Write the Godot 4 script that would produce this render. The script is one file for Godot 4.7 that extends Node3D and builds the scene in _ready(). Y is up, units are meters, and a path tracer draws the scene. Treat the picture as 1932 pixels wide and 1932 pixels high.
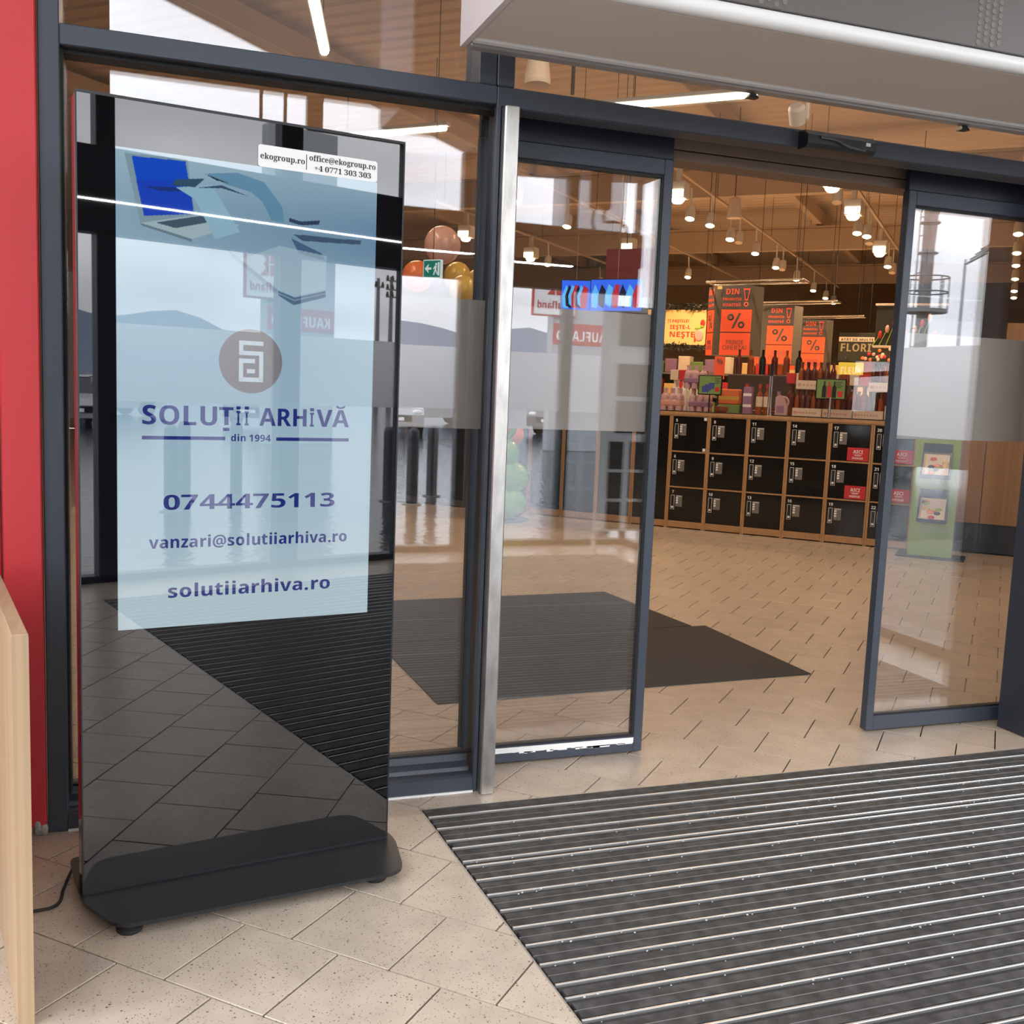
extends Node3D

const CAM_POS := Vector3(0, 1.45, 3.409)
var taken := {}
var M := {}
var T := {}
var rng := RandomNumberGenerator.new()
var SHOP_TURN := -PI / 4          # the shop's own grid is turned 45 degrees to the entrance
var WARM := Color(1.0, 0.64, 0.34).linear_to_srgb()

# ---------------------------------------------------------------- naming and tagging
func numbered(called: String) -> String:
	var n: int = taken.get(called, 0)
	taken[called] = n + 1
	return called if n == 0 else "%s_%03d" % [called, n]

func tag(o: Node, label: String, category: String, group := "") -> Node:
	o.set_meta("label", label)
	o.set_meta("category", category)
	if group != "":
		o.set_meta("group", group)
	return o

func thing(called: String, label: String, category: String, at := Vector3.ZERO, turn := 0.0, group := "") -> Node3D:
	var o := Node3D.new()
	o.name = numbered(called)
	add_child(o)
	o.position = at
	o.rotation.y = turn
	tag(o, label, category, group)
	return o

func struct(called: String, at := Vector3.ZERO, turn := 0.0) -> Node3D:
	var o := Node3D.new()
	o.name = numbered(called)
	add_child(o)
	o.position = at
	o.rotation.y = turn
	o.set_meta("kind", "structure")
	return o

func obj(called: String, st: SurfaceTool, m: Material, parent: Node = self) -> MeshInstance3D:
	var o := MeshInstance3D.new()
	o.mesh = st.commit()
	o.material_override = m
	o.name = numbered(called) if parent == self else called
	parent.add_child(o, true)
	return o

func again(called: String, mesh: Mesh, m: Material, parent: Node, at := Vector3.ZERO, basis_ := Basis.IDENTITY) -> MeshInstance3D:
	var o := MeshInstance3D.new()
	o.mesh = mesh
	o.material_override = m
	o.name = called
	o.transform = Transform3D(basis_, at)
	parent.add_child(o, true)
	return o

func sub(called: String, parent: Node, at := Vector3.ZERO, turn := 0.0) -> Node3D:
	var o := Node3D.new()
	o.name = called
	o.position = at
	o.rotation.y = turn
	parent.add_child(o, true)
	return o

func copy(o: Node3D, at: Vector3, turn: float, label: String) -> Node3D:
	var c: Node3D = o.duplicate()
	c.name = numbered(String(o.name).split("_0")[0])
	add_child(c)
	c.position = at
	c.rotation.y = turn
	c.set_meta("label", label)
	return c

# the shop grid: s runs into the shop, t to the right along the locker wall
func shop(s: float, t: float, y := 0.0) -> Vector3:
	return Vector3((s + t) * sqrt(0.5), y, (t - s) * sqrt(0.5))

# ---------------------------------------------------------------- shapes
func mb() -> SurfaceTool:
	var st := SurfaceTool.new()
	st.begin(Mesh.PRIMITIVE_TRIANGLES)
	return st

func tri(st: SurfaceTool, a: Vector3, b: Vector3, c: Vector3, out: Vector3) -> void:
	var n := (b - a).cross(c - a)
	if n.length_squared() < 1e-16:
		return
	if n.dot(out) < 0.0:
		n = -n
	else:
		var k := b
		b = c
		c = k
	n = n.normalized()
	for p in [a, b, c]:
		st.set_normal(n)
		st.add_vertex(p)

func face(st: SurfaceTool, pts: Array, out: Vector3) -> void:
	for i in range(1, pts.size() - 1):
		tri(st, pts[0], pts[i], pts[i + 1], out)

func smooth_tri(st: SurfaceTool, p: Array, n: Array) -> void:
	var k := [0, 1, 2]
	if (p[1] - p[0]).cross(p[2] - p[0]).dot(n[0] + n[1] + n[2]) > 0.0:
		k = [0, 2, 1]
	for i in k:
		st.set_normal(n[i])
		st.add_vertex(p[i])

func smooth_quad(st: SurfaceTool, p: Array, n: Array) -> void:
	smooth_tri(st, [p[0], p[1], p[2]], [n[0], n[1], n[2]])
	smooth_tri(st, [p[0], p[2], p[3]], [n[0], n[2], n[3]])

# a box with chamfered edges, centre c, full size s
func box(st: SurfaceTool, c: Vector3, s: Vector3, b := 0.0, xf := Transform3D.IDENTITY) -> SurfaceTool:
	var h := s * 0.5
	b = minf(b, minf(h.x, minf(h.y, h.z)) * 0.9)
	var P := func(i: int, sx: float, sy: float, sz: float) -> Vector3:
		var v := Vector3(sx * (h.x - b), sy * (h.y - b), sz * (h.z - b))
		v[i] += (sx if i == 0 else sy if i == 1 else sz) * b
		return xf * (c + v)
	var D := func(v: Vector3) -> Vector3: return xf.basis * v
	for s1 in [-1.0, 1.0]:
		face(st, [P.call(0, s1, -1, -1), P.call(0, s1, 1, -1), P.call(0, s1, 1, 1), P.call(0, s1, -1, 1)], D.call(Vector3(s1, 0, 0)))
		face(st, [P.call(1, -1, s1, -1), P.call(1, 1, s1, -1), P.call(1, 1, s1, 1), P.call(1, -1, s1, 1)], D.call(Vector3(0, s1, 0)))
		face(st, [P.call(2, -1, -1, s1), P.call(2, 1, -1, s1), P.call(2, 1, 1, s1), P.call(2, -1, 1, s1)], D.call(Vector3(0, 0, s1)))
		if b > 0.0:
			for s2 in [-1.0, 1.0]:
				face(st, [P.call(0, s1, s2, -1), P.call(0, s1, s2, 1), P.call(1, s1, s2, 1), P.call(1, s1, s2, -1)], D.call(Vector3(s1, s2, 0)))
				face(st, [P.call(0, s1, -1, s2), P.call(0, s1, 1, s2), P.call(2, s1, 1, s2), P.call(2, s1, -1, s2)], D.call(Vector3(s1, 0, s2)))
				face(st, [P.call(1, -1, s1, s2), P.call(1, 1, s1, s2), P.call(2, 1, s1, s2), P.call(2, -1, s1, s2)], D.call(Vector3(0, s1, s2)))
				for s3 in [-1.0, 1.0]:
					tri(st, P.call(0, s1, s2, s3), P.call(1, s1, s2, s3), P.call(2, s1, s2, s3), D.call(Vector3(s1, s2, s3)))
	return st

# box by its limits
func lim(st: SurfaceTool, x0: float, x1: float, y0: float, y1: float, z0: float, z1: float, b := 0.0) -> SurfaceTool:
	return box(st, Vector3((x0 + x1) / 2, (y0 + y1) / 2, (z0 + z1) / 2), Vector3(absf(x1 - x0), absf(y1 - y0), absf(z1 - z0)), b)

func tube(st: SurfaceTool, a: Vector3, b: Vector3, r0: float, r1: float, n := 12, caps := true) -> SurfaceTool:
	var ax := (b - a).normalized()
	var u := ax.cross(Vector3.UP if absf(ax.y) < 0.9 else Vector3.RIGHT).normalized()
	var w := ax.cross(u)
	for i in n:
		var d0 := u * cos(TAU * i / n) + w * sin(TAU * i / n)
		var d1 := u * cos(TAU * (i + 1) / n) + w * sin(TAU * (i + 1) / n)
		smooth_quad(st, [a + d0 * r0, a + d1 * r0, b + d1 * r1, b + d0 * r1], [d0, d1, d1, d0])
		if caps:
			tri(st, a, a + d0 * r0, a + d1 * r0, -ax)
			tri(st, b, b + d0 * r1, b + d1 * r1, ax)
	return st

func cable(st: SurfaceTool, pts: Array, r: float, n := 8, steps := 6) -> SurfaceTool:
	var c := Curve3D.new()
	for i in pts.size():
		var d: Vector3 = (pts[mini(i + 1, pts.size() - 1)] - pts[maxi(i - 1, 0)]) / 6.0
		c.add_point(pts[i], -d, d)
	var path := []
	for i in pts.size() - 1:
		for k in steps:
			path.append(c.sample(i, float(k) / steps))
	path.append(pts[-1])
	for i in path.size() - 1:
		tube(st, path[i], path[i + 1], r, r, n, i == 0 or i == path.size() - 2)
	return st

# profile: points (radius, height)
func lathe(st: SurfaceTool, prof: Array, at := Vector3.ZERO, n := 20, xf := Basis.IDENTITY) -> SurfaceTool:
	for k in prof.size() - 1:
		var p: Vector2 = prof[k]
		var q: Vector2 = prof[k + 1]
		var d := (q - p)
		if d.length() < 1e-6:
			continue
		var nn := Vector2(d.y, -d.x).normalized()
		for i in n:
			var a0 := TAU * i / n
			var a1 := TAU * (i + 1) / n
			var e0 := Vector3(cos(a0), 0, sin(a0))
			var e1 := Vector3(cos(a1), 0, sin(a1))
			var n0 := xf * (e0 * nn.x + Vector3.UP * nn.y)
			var n1 := xf * (e1 * nn.x + Vector3.UP * nn.y)
			smooth_quad(st, [at + xf * (e0 * p.x + Vector3.UP * p.y), at + xf * (e1 * p.x + Vector3.UP * p.y), at + xf * (e1 * q.x + Vector3.UP * q.y), at + xf * (e0 * q.x + Vector3.UP * q.y)], [n0, n1, n1, n0])
	return st

# a polygon in x/y, extruded from z0 to z1
func prism(st: SurfaceTool, poly: PackedVector2Array, z0: float, z1: float, xf := Transform3D.IDENTITY) -> SurfaceTool:
	var idx := Geometry2D.triangulate_polygon(poly)
	for i in range(0, idx.size(), 3):
		for z in [z0, z1]:
			tri(st, xf * Vector3(poly[idx[i]].x, poly[idx[i]].y, z), xf * Vector3(poly[idx[i + 1]].x, poly[idx[i + 1]].y, z), xf * Vector3(poly[idx[i + 2]].x, poly[idx[i + 2]].y, z), xf.basis * Vector3(0, 0, -1.0 if z == minf(z0, z1) else 1.0))
	var side := -1.0 if Geometry2D.is_polygon_clockwise(poly) else 1.0
	for i in poly.size():
		var a := poly[i]
		var b := poly[(i + 1) % poly.size()]
		var o := Vector3((b - a).y, -(b - a).x, 0) * side
		face(st, [xf * Vector3(a.x, a.y, z0), xf * Vector3(b.x, b.y, z0), xf * Vector3(b.x, b.y, z1), xf * Vector3(a.x, a.y, z1)], xf.basis * o)
	return st

func flat_xf(y := 0.0) -> Transform3D:   # lays an x/y polygon down: polygon y becomes z, extrusion becomes height
	return Transform3D(Basis(Vector3(1, 0, 0), Vector3(0, 0, 1), Vector3(0, 1, 0)), Vector3(0, y, 0))

func poly(a: Array) -> PackedVector2Array:
	var p := PackedVector2Array()
	for i in range(0, a.size(), 2):
		p.append(Vector2(a[i], a[i + 1]))
	return p

func ball(st: SurfaceTool, c: Vector3, r: Vector3, nu := 18, nv := 12) -> SurfaceTool:
	var at := func(i: int, j: int) -> Array:
		var th := PI * j / nv
		var ph := TAU * i / nu
		var d := Vector3(sin(th) * cos(ph), cos(th), sin(th) * sin(ph))
		return [c + d * r, (d / r).normalized()]
	for j in nv:
		for i in nu:
			var q := [at.call(i, j), at.call(i + 1, j), at.call(i + 1, j + 1), at.call(i, j + 1)]
			smooth_quad(st, [q[0][0], q[1][0], q[2][0], q[3][0]], [q[0][1], q[1][1], q[2][1], q[3][1]])
	return st

func torus(st: SurfaceTool, c: Vector3, R: float, r: float, xf := Basis.IDENTITY, n := 24, k := 10) -> SurfaceTool:
	var at := func(i: int, j: int) -> Array:
		var e := Vector3(cos(TAU * i / n), sin(TAU * i / n), 0)
		var d := e * cos(TAU * j / k) + Vector3(0, 0, 1) * sin(TAU * j / k)
		return [c + xf * (e * R + d * r), xf * d]
	for i in n:
		for j in k:
			var q := [at.call(i, j), at.call(i + 1, j), at.call(i + 1, j + 1), at.call(i, j + 1)]
			smooth_quad(st, [q[0][0], q[1][0], q[2][0], q[3][0]], [q[0][1], q[1][1], q[2][1], q[3][1]])
	return st

var fonts := {}
func font(kind: String) -> Font:
	if not fonts.has(kind):
		var f := SystemFont.new()
		f.font_names = PackedStringArray(["Droid Serif" if kind.begins_with("serif") else "Droid Sans"])
		f.font_weight = 700 if kind.ends_with("bold") else 400
		fonts[kind] = f
	return fonts[kind]

# raised print: text stretched to w x h around the point at, facing +z of its parent
func lettering(parent: Node, text: String, at: Vector3, w: float, h: float, m: Material, kind := "sans bold", turn := 0.0, called := "lettering", step := 1.0) -> MeshInstance3D:
	var t := TextMesh.new()
	t.text = text
	t.font = font(kind)
	t.font_size = 48
	t.pixel_size = 0.01
	t.depth = 0.1
	t.curve_step = step
	var bb := t.get_aabb()
	var o := MeshInstance3D.new()
	o.mesh = t
	o.material_override = m
	o.name = called
	var k := Vector3(w / maxf(bb.size.x, 0.001), h / maxf(bb.size.y, 0.001), 0.006)
	if w <= 0.0:
		k.x = k.y
	var bs := Basis(Vector3.UP, turn)
	o.transform = Transform3D(bs * Basis.from_scale(k), at - bs * (bb.get_center() * k))
	parent.add_child(o, true)
	return o

# ---------------------------------------------------------------- materials and textures
func lin(r: float, g: float, b: float) -> Color:
	return Color(r, g, b).linear_to_srgb()

func mat(key: String, c: Color, rough := 0.6, metal := 0.0, spec := 0.5) -> StandardMaterial3D:
	var m := StandardMaterial3D.new()
	m.resource_name = key
	m.albedo_color = c
	m.roughness = rough
	m.metallic = metal
	m.metallic_specular = spec
	M[key] = m
	return m

func glow(key: String, c: Color, e := 1.0) -> StandardMaterial3D:
	var m := mat(key, Color(0.02, 0.02, 0.02), 0.6, 0.0, 0.2)
	m.emission_enabled = true
	m.emission = c
	m.emission_energy_multiplier = e
	return m

func frosted(key: String, c: Color) -> void:        # ground glass: light comes through, shapes do not
	var m := mat(key, Color(c, 0.0), 0.33)
	m.refraction_enabled = true
	m.refraction_scale = 0.05

func tri_tex(m: StandardMaterial3D, tex: Texture2D, scale: float, stretch := Vector3.ONE) -> StandardMaterial3D:
	m.albedo_texture = tex
	m.uv1_triplanar = true
	m.uv1_world_triplanar = true
	m.uv1_scale = stretch * scale
	return m

func noise_image(w: int, h: int, seed_: int, freq: float, oct := 4, type := FastNoiseLite.TYPE_SIMPLEX_SMOOTH) -> Image:
	var n := FastNoiseLite.new()
	n.seed = seed_
	n.noise_type = type
	n.frequency = freq
	n.fractal_octaves = oct
	return n.get_seamless_image(w, h)

func tone_image(src: Image, lo: float, hi: float) -> ImageTexture:   # grey levels between lo and hi
	var w := src.get_width()
	var h := src.get_height()
	src.convert(Image.FORMAT_L8)
	var d := src.get_data()
	for i in d.size():
		d[i] = int(clampf(lerpf(lo, hi, d[i] / 255.0), 0, 1) * 255)
	return ImageTexture.create_from_image(Image.create_from_data(w, h, false, Image.FORMAT_L8, d))

func speckle_texture() -> ImageTexture:
	var n := 1024
	var im := Image.create(n, n, false, Image.FORMAT_RGB8)
	var soft := noise_image(n, n, 5, 0.006, 4)
	soft.convert(Image.FORMAT_L8)
	var sd := soft.get_data()
	var d := PackedByteArray()
	d.resize(n * n * 3)
	for i in n * n:
		var v := int(232 + sd[i] * 0.09)
		d[i * 3] = v
		d[i * 3 + 1] = v
		d[i * 3 + 2] = v
	for k in 5200:
		var x := rng.randi() % n
		var y := rng.randi() % n
		var big := rng.randf()
		var r := 1 if big < 0.72 else 2 if big < 0.96 else 3
		var dark := rng.randf_range(0.38, 0.86)
		for a in range(-r, r + 1):
			for b in range(-r, r + 1):
				if a * a + b * b <= r * r - (1 if r > 1 else 0):
					var at := (((y + b + n) % n) * n + (x + a + n) % n) * 3
					for c in 3:
						d[at + c] = int(d[at + c] * (dark - 0.03 * c))
	im = Image.create_from_data(n, n, false, Image.FORMAT_RGB8, d)
	return ImageTexture.create_from_image(im)

func wood_texture(k: float) -> ImageTexture:
	var n := 512
	var fine := noise_image(n, n, 21, 0.02, 4)
	fine.convert(Image.FORMAT_L8)
	var fd := fine.get_data()
	var d := PackedByteArray()
	d.resize(n * n)
	for y in n:
		for x in n:
			var a := fd[((y / 14) % n) * n + (x * 3) % n] / 255.0
			var b := fd[((y / 40 + 200) % n) * n + x] / 255.0
			d[y * n + x] = int(clampf(0.84 + k * (0.16 * (a - 0.5) + 0.26 * (b - 0.4)), 0, 1) * 255)
	return ImageTexture.create_from_image(Image.create_from_data(n, n, false, Image.FORMAT_L8, d))

func fill_poly(im: Image, p: Array, c: Color) -> void:
	var w := im.get_width()
	var h := im.get_height()
	var q := PackedVector2Array()
	var lo := Vector2(1e9, 1e9)
	var hi := Vector2(-1e9, -1e9)
	for i in range(0, p.size(), 2):
		var v := Vector2(p[i] * w, p[i + 1] * h)
		q.append(v)
		lo = lo.min(v)
		hi = hi.max(v)
	for y in range(maxi(0, int(lo.y)), mini(h, int(hi.y) + 1)):
		for x in range(maxi(0, int(lo.x)), mini(w, int(hi.x) + 1)):
			if Geometry2D.is_point_in_polygon(Vector2(x + 0.5, y + 0.5), q):
				im.set_pixel(x, y, im.get_pixel(x, y).lerp(Color(c, 1), c.a))

func screen_image() -> ImageTexture:      # the advert's printed background: pale blue, with a laptop, sheets of paper and a book at the top
	var w := 432
	var h := 768
	var im := Image.create(w, h, false, Image.FORMAT_RGB8)
	for y in h:
		for x in w:
			var u := float(x) / w
			var v := float(y) / h
			var c := Color(0.585, 0.685, 0.735).lerp(Color(0.375, 0.50, 0.60), exp(-pow((v - 0.13) / 0.11, 2.0)) * (0.35 + 0.6 * u))
			c = c.lerp(Color(0.50, 0.61, 0.70), 0.35 * exp(-pow((v - 0.42) / 0.2, 2.0)))
			c = c.lerp(Color(0.68, 0.745, 0.77), smoothstep(0.72, 0.97, v) * 0.75)
			im.set_pixel(x, y, c)
	for p in [
		[[0.031,0.011,0.251,0.006,0.280,0.122,0.085,0.146], Color(0.47, 0.56, 0.61)],
		[[0.056,0.015,0.244,0.011,0.276,0.116,0.098,0.131], Color(0.05, 0.27, 0.72)],
		[[0.07,0.06,0.26,0.05,0.276,0.116,0.098,0.131], Color(0.08, 0.22, 0.66, 0.6)],
		[[0.085,0.146,0.315,0.113,0.448,0.129,0.269,0.168], Color(0.58, 0.66, 0.69)],
		[[0.085,0.146,0.269,0.168,0.269,0.174,0.088,0.151], Color(0.38, 0.46, 0.51)],
		[[0.139,0.142,0.301,0.118,0.358,0.125,0.210,0.149], Color(0.25, 0.31, 0.38)],
		[[0.095,0.072,0.210,0.066,0.252,0.072,0.156,0.077], Color(0.10, 0.18, 0.42, 0.9)],
		[[0.321,0.030,0.436,0.020,0.539,0.032,0.611,0.080,0.619,0.112,0.570,0.111,0.532,0.073,0.487,0.056,0.393,0.047], Color(0.31, 0.49, 0.61, 0.75)],
		[[0.210,0.066,0.343,0.052,0.448,0.143,0.354,0.163,0.280,0.086], Color(0.52, 0.66, 0.73)],
		[[0.210,0.050,0.314,0.041,0.279,0.061,0.196,0.063], Color(0.18, 0.29, 0.38)],
		[[0.314,0.031,0.343,0.035,0.411,0.045,0.357,0.041], Color(0.13, 0.20, 0.29)],
		[[0.283,0.062,0.378,0.050,0.480,0.066,0.378,0.056], Color(0.20, 0.29, 0.38)],
		[[0.638,0.101,0.684,0.106,0.762,0.099,0.759,0.108,0.685,0.114,0.638,0.109], Color(0.16, 0.23, 0.32)],
		[[0.654,0.135,0.803,0.134,0.937,0.133,0.933,0.142,0.803,0.145,0.693,0.147], Color(0.22, 0.31, 0.40)],
		[[0.647,0.144,0.772,0.170,0.789,0.186,0.679,0.175], Color(0.25, 0.36, 0.47)],
		[[0.449,0.200,0.596,0.258,0.658,0.270,0.791,0.249,0.793,0.175,0.602,0.163], Color(0.60, 0.69, 0.74, 0.7)],
		[[0.394,0.178,0.596,0.258,0.589,0.267,0.423,0.199], Color(0.42, 0.53, 0.60, 0.7)],
		[[0.596,0.260,0.666,0.272,0.791,0.252,0.792,0.266,0.662,0.289,0.600,0.271], Color(0.30, 0.40, 0.50)],
		[[0.598,0.264,0.664,0.277,0.791,0.257,0.791,0.259,0.664,0.280,0.598,0.267], Color(0.45, 0.55, 0.62)]]:
		fill_poly(im, p[0], p[1])
	return ImageTexture.create_from_image(im)

func sky_image() -> ImageTexture:        # an overcast sky: bright low, grey cloud bellies higher up
	var w := 512
	var h := 256
	var n := FastNoiseLite.new()
	n.seed = 11
	n.frequency = 1.15
	n.fractal_octaves = 5
	var im := Image.create(w, h, false, Image.FORMAT_RGBF)
	var bright := Vector3(0.78, 0.42, 0.46).normalized()     # where the sun stands behind the clouds
	for y in h:
		var el := (0.5 - (y + 0.5) / h) * PI
		for x in w:
			var az := TAU * ((x + 0.5) / w - 0.5)
			var d := Vector3(cos(el) * sin(az), sin(el), -cos(el) * cos(az))
			var q := d / maxf(0.12 + absf(d.y), 0.12) * 0.55
			var c := clampf(n.get_noise_3d(q.x, q.y * 0.3, q.z) * 1.3 + 0.55, 0, 1)
			var v := lerpf(0.70, 1.12, c)
			v *= 1.10 + 1.6 * exp(-pow(d.angle_to(bright) / 0.56, 2.0))
			im.set_pixel(x, y, Color(v * 0.965, v * 0.985, v * 1.02) if el > -0.02 else Color(0.3, 0.3, 0.3))
	return ImageTexture.create_from_image(im)

func make_materials() -> void:
	T.speckle = speckle_texture()
	T.wood_soft = wood_texture(0.45)
	T.grime = tone_image(noise_image(512, 512, 3, 0.012, 5), 0.55, 1.12)
	T.fleck = tone_image(noise_image(512, 512, 8, 0.22, 3), 0.2, 1.35)
	T.soft = tone_image(noise_image(512, 512, 14, 0.02, 4), 0.86, 1.06)
	for k in 4:
		var f: float = [1.0, 0.965, 1.02, 0.985][k]
		tri_tex(mat("tile_%d" % k, lin(0.53 * f, 0.445 * f, 0.36 * f), 0.30, 0.0, 0.5), T.speckle, 1.0)
	mat("grout", lin(0.05, 0.042, 0.035), 0.9)
	mat("slab", lin(0.47, 0.39, 0.315), 0.4)
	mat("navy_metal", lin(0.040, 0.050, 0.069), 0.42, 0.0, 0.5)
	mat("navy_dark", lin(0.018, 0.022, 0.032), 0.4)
	mat("bronze", lin(0.22, 0.15, 0.11), 0.5)
	mat("olive_ink", lin(0.34, 0.29, 0.17), 0.6)
	mat("gasket", lin(0.01, 0.01, 0.012), 0.6)
	var st := mat("steel", lin(0.62, 0.60, 0.57), 0.34, 1.0)
	tri_tex(st, T.soft, 2.0, Vector3(1, 0.3, 1))
	mat("chrome", lin(0.75, 0.75, 0.75), 0.12, 1.0)
	var g := mat("glass", Color(0.30, 0.36, 0.35, 0.03), 0.0)
	g.transparency = BaseMaterial3D.TRANSPARENCY_ALPHA
	# the inner pane carries a heat-reflecting metal coat
	var co := mat("coated_glass", Color(0.93, 0.96, 1.0, 0.07), 0.0, 1.0)
	co.transparency = BaseMaterial3D.TRANSPARENCY_ALPHA
	var one := Image.create(4, 4, false, Image.FORMAT_RGB8)
	one.fill(Color.WHITE)
	co.albedo_texture = ImageTexture.create_from_image(one)
	var f := mat("frost_film", Color(lin(0.41, 0.37, 0.335), 0.93), 0.8, 0.0, 0.2)
	f.transparency = BaseMaterial3D.TRANSPARENCY_ALPHA
	f.backlight_enabled = true
	f.backlight = Color(0.7, 0.7, 0.7)
	frosted("frosted_glass", Color(0.97, 0.97, 0.97))
	var f2 := mat("white_film", lin(0.86, 0.87, 0.88), 0.8, 0.0, 0.2)
	f2.backlight_enabled = true
	f2.backlight = Color(1, 1, 1)
	mat("red_paint", lin(0.58, 0.032, 0.040), 0.5)
	tri_tex(mat("plaster", lin(0.55, 0.50, 0.45), 0.9), T.grime, 3.0)
	tri_tex(mat("pale_wood", lin(0.52, 0.365, 0.22), 0.5), T.wood_soft, 1.0, Vector3(2.2, 0.4, 2.2))
	tri_tex(mat("beech", lin(0.58, 0.33, 0.15), 0.45), T.wood_soft, 1.3, Vector3(2.2, 0.5, 2.2))
	mat("black_gloss", lin(0.010, 0.010, 0.011), 0.08, 0.0, 0.5)
	mat("black_satin", lin(0.010, 0.011, 0.013), 0.38, 0.0, 0.5)
	mat("black_matte", lin(0.006, 0.006, 0.008), 0.85, 0.0, 0.2)
	mat("black_rubber", lin(0.012, 0.012, 0.013), 0.7)
	mat("white_paint", lin(0.78, 0.78, 0.78), 0.5)
	mat("white_gloss", lin(0.80, 0.80, 0.79), 0.3)
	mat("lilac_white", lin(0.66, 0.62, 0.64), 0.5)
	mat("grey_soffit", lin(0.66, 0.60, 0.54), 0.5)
	mat("grille_grey", lin(0.115, 0.105, 0.098), 0.45)
	mat("grille_pale", lin(0.17, 0.16, 0.14), 0.5)
	mat("alu", lin(0.70, 0.70, 0.70), 0.35, 0.85)
	mat("alu_dull", lin(0.46, 0.46, 0.47), 0.4, 0.8)
	tri_tex(mat("mat_insert", lin(0.064, 0.063, 0.062), 0.75), T.grime, 2.2)
	tri_tex(mat("mat_brush", lin(0.095, 0.09, 0.085), 0.95, 0.0, 0.1), T.fleck, 4.0)
	var carpet := tri_tex(mat("carpet", lin(0.13, 0.118, 0.108), 1.0, 0.0, 0.1), T.fleck, 3.0, Vector3(0.7, 1, 2.2))
	carpet.rim_enabled = true
	carpet.rim = 0.1
	mat("ceiling_deck", lin(0.58, 0.49, 0.42), 0.75)
	mat("beam_cream", lin(0.52, 0.43, 0.35), 0.7)
	mat("wall_tan", lin(0.40, 0.32, 0.25), 0.8)
	mat("porch_ceiling", lin(0.62, 0.60, 0.57), 0.75)
	mat("dark_brown", lin(0.05, 0.032, 0.028), 0.7)
	mat("navy_ink", lin(0.018, 0.024, 0.17), 0.6)
	mat("red_ink", lin(0.50, 0.03, 0.03), 0.6)
	mat("red_sticker", lin(0.55, 0.02, 0.03), 0.5)
	mat("dark_red", lin(0.16, 0.008, 0.016), 0.6)
	mat("white_ink", lin(0.85, 0.85, 0.85), 0.6)
	mat("black_ink", lin(0.015, 0.015, 0.017), 0.7)
	mat("grey_label", lin(0.16, 0.155, 0.15), 0.6)
	mat("orange_card", lin(0.92, 0.12, 0.045), 0.6)
	mat("slate_card", lin(0.085, 0.078, 0.085), 0.65)
	mat("column_grey", lin(0.085, 0.075, 0.062), 0.7)
	mat("yellow_card", lin(0.72, 0.52, 0.20), 0.6)
	mat("lime_card", lin(0.30, 0.46, 0.055), 0.6)
	mat("green_card", lin(0.16, 0.27, 0.08), 0.55)
	mat("cream_card", lin(0.70, 0.60, 0.50), 0.7)
	mat("dark_leaf", lin(0.022, 0.024, 0.015), 0.6)
	mat("wine_glass", lin(0.10, 0.022, 0.020), 0.1)
	mat("amber_glass", lin(0.28, 0.06, 0.02), 0.12)
	mat("pink_plastic", lin(0.55, 0.36, 0.40), 0.25)
	mat("violet_pack", lin(0.30, 0.17, 0.32), 0.4)
	mat("orange_pack", lin(0.70, 0.16, 0.05), 0.5)
	mat("blue_ink", lin(0.04, 0.07, 0.30), 0.5)
	mat("exit_green", lin(0.0, 0.16, 0.10), 0.5)
	glow("exit_glow", lin(0.01, 0.20, 0.13), 0.8)
	glow("exit_white", lin(0.8, 0.9, 0.85), 0.8)
	for b in [["balloon_pink", 0.62, 0.36, 0.31], ["balloon_orange", 0.75, 0.20, 0.07], ["balloon_purple", 0.16, 0.05, 0.16], ["balloon_yellow", 0.62, 0.42, 0.09], ["balloon_green", 0.10, 0.34, 0.09], ["balloon_peach", 0.68, 0.42, 0.30]]:
		mat(b[0], lin(b[1], b[2], b[3]), 0.25)
	glow("lamp_warm", lin(1.0, 0.74, 0.45), 14.0)
	glow("tube_warm", lin(1.0, 0.86, 0.62), 12.0)
	glow("tube_cool", lin(1.0, 1.0, 1.0), 6.0)
	glow("panel_glow", lin(1.0, 0.95, 0.88), 1.2)
	glow("tv_blue", lin(0.03, 0.12, 0.75), 1.4)
	glow("tv_cyan", lin(0.10, 0.45, 0.85), 1.2)
	glow("tv_red", lin(0.6, 0.03, 0.05), 0.9)
	glow("tv_dark", lin(0.01, 0.015, 0.06), 0.5)
	glow("fleur_glow", lin(0.90, 0.55, 0.05), 1.0)
	var wet := mat("asphalt", lin(0.035, 0.036, 0.04), 0.13, 0.0, 0.55)
	var bump := noise_image(512, 512, 31, 0.03, 4)
	bump.bump_map_to_normal_map(3.0)
	wet.normal_enabled = true
	wet.normal_texture = ImageTexture.create_from_image(bump)
	wet.normal_scale = 0.22
	wet.uv1_triplanar = true
	wet.uv1_world_triplanar = true
	wet.uv1_scale = Vector3(0.35, 0.35, 0.35)
	tri_tex(mat("pavement", lin(0.10, 0.10, 0.10), 0.55), T.grime, 0.6)
	mat("rail_dull", lin(0.20, 0.20, 0.20), 0.45, 0.6)
	mat("panel_gloss", lin(0.003, 0.003, 0.004), 0.012, 0.0, 0.72)
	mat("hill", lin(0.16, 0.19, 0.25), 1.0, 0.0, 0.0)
	mat("car_silver", lin(0.42, 0.43, 0.45), 0.25, 0.3)
	mat("car_grey", lin(0.16, 0.165, 0.175), 0.25, 0.3)
	mat("car_glass", lin(0.03, 0.035, 0.04), 0.05)
	mat("galv", lin(0.20, 0.20, 0.20), 0.5, 0.3)
	mat("sign_grey", lin(0.42, 0.44, 0.46), 0.6)
	mat("sign_yellow", lin(0.55, 0.80, 0.03), 0.5)
	mat("sign_blue", lin(0.03, 0.09, 0.42), 0.5)

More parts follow.
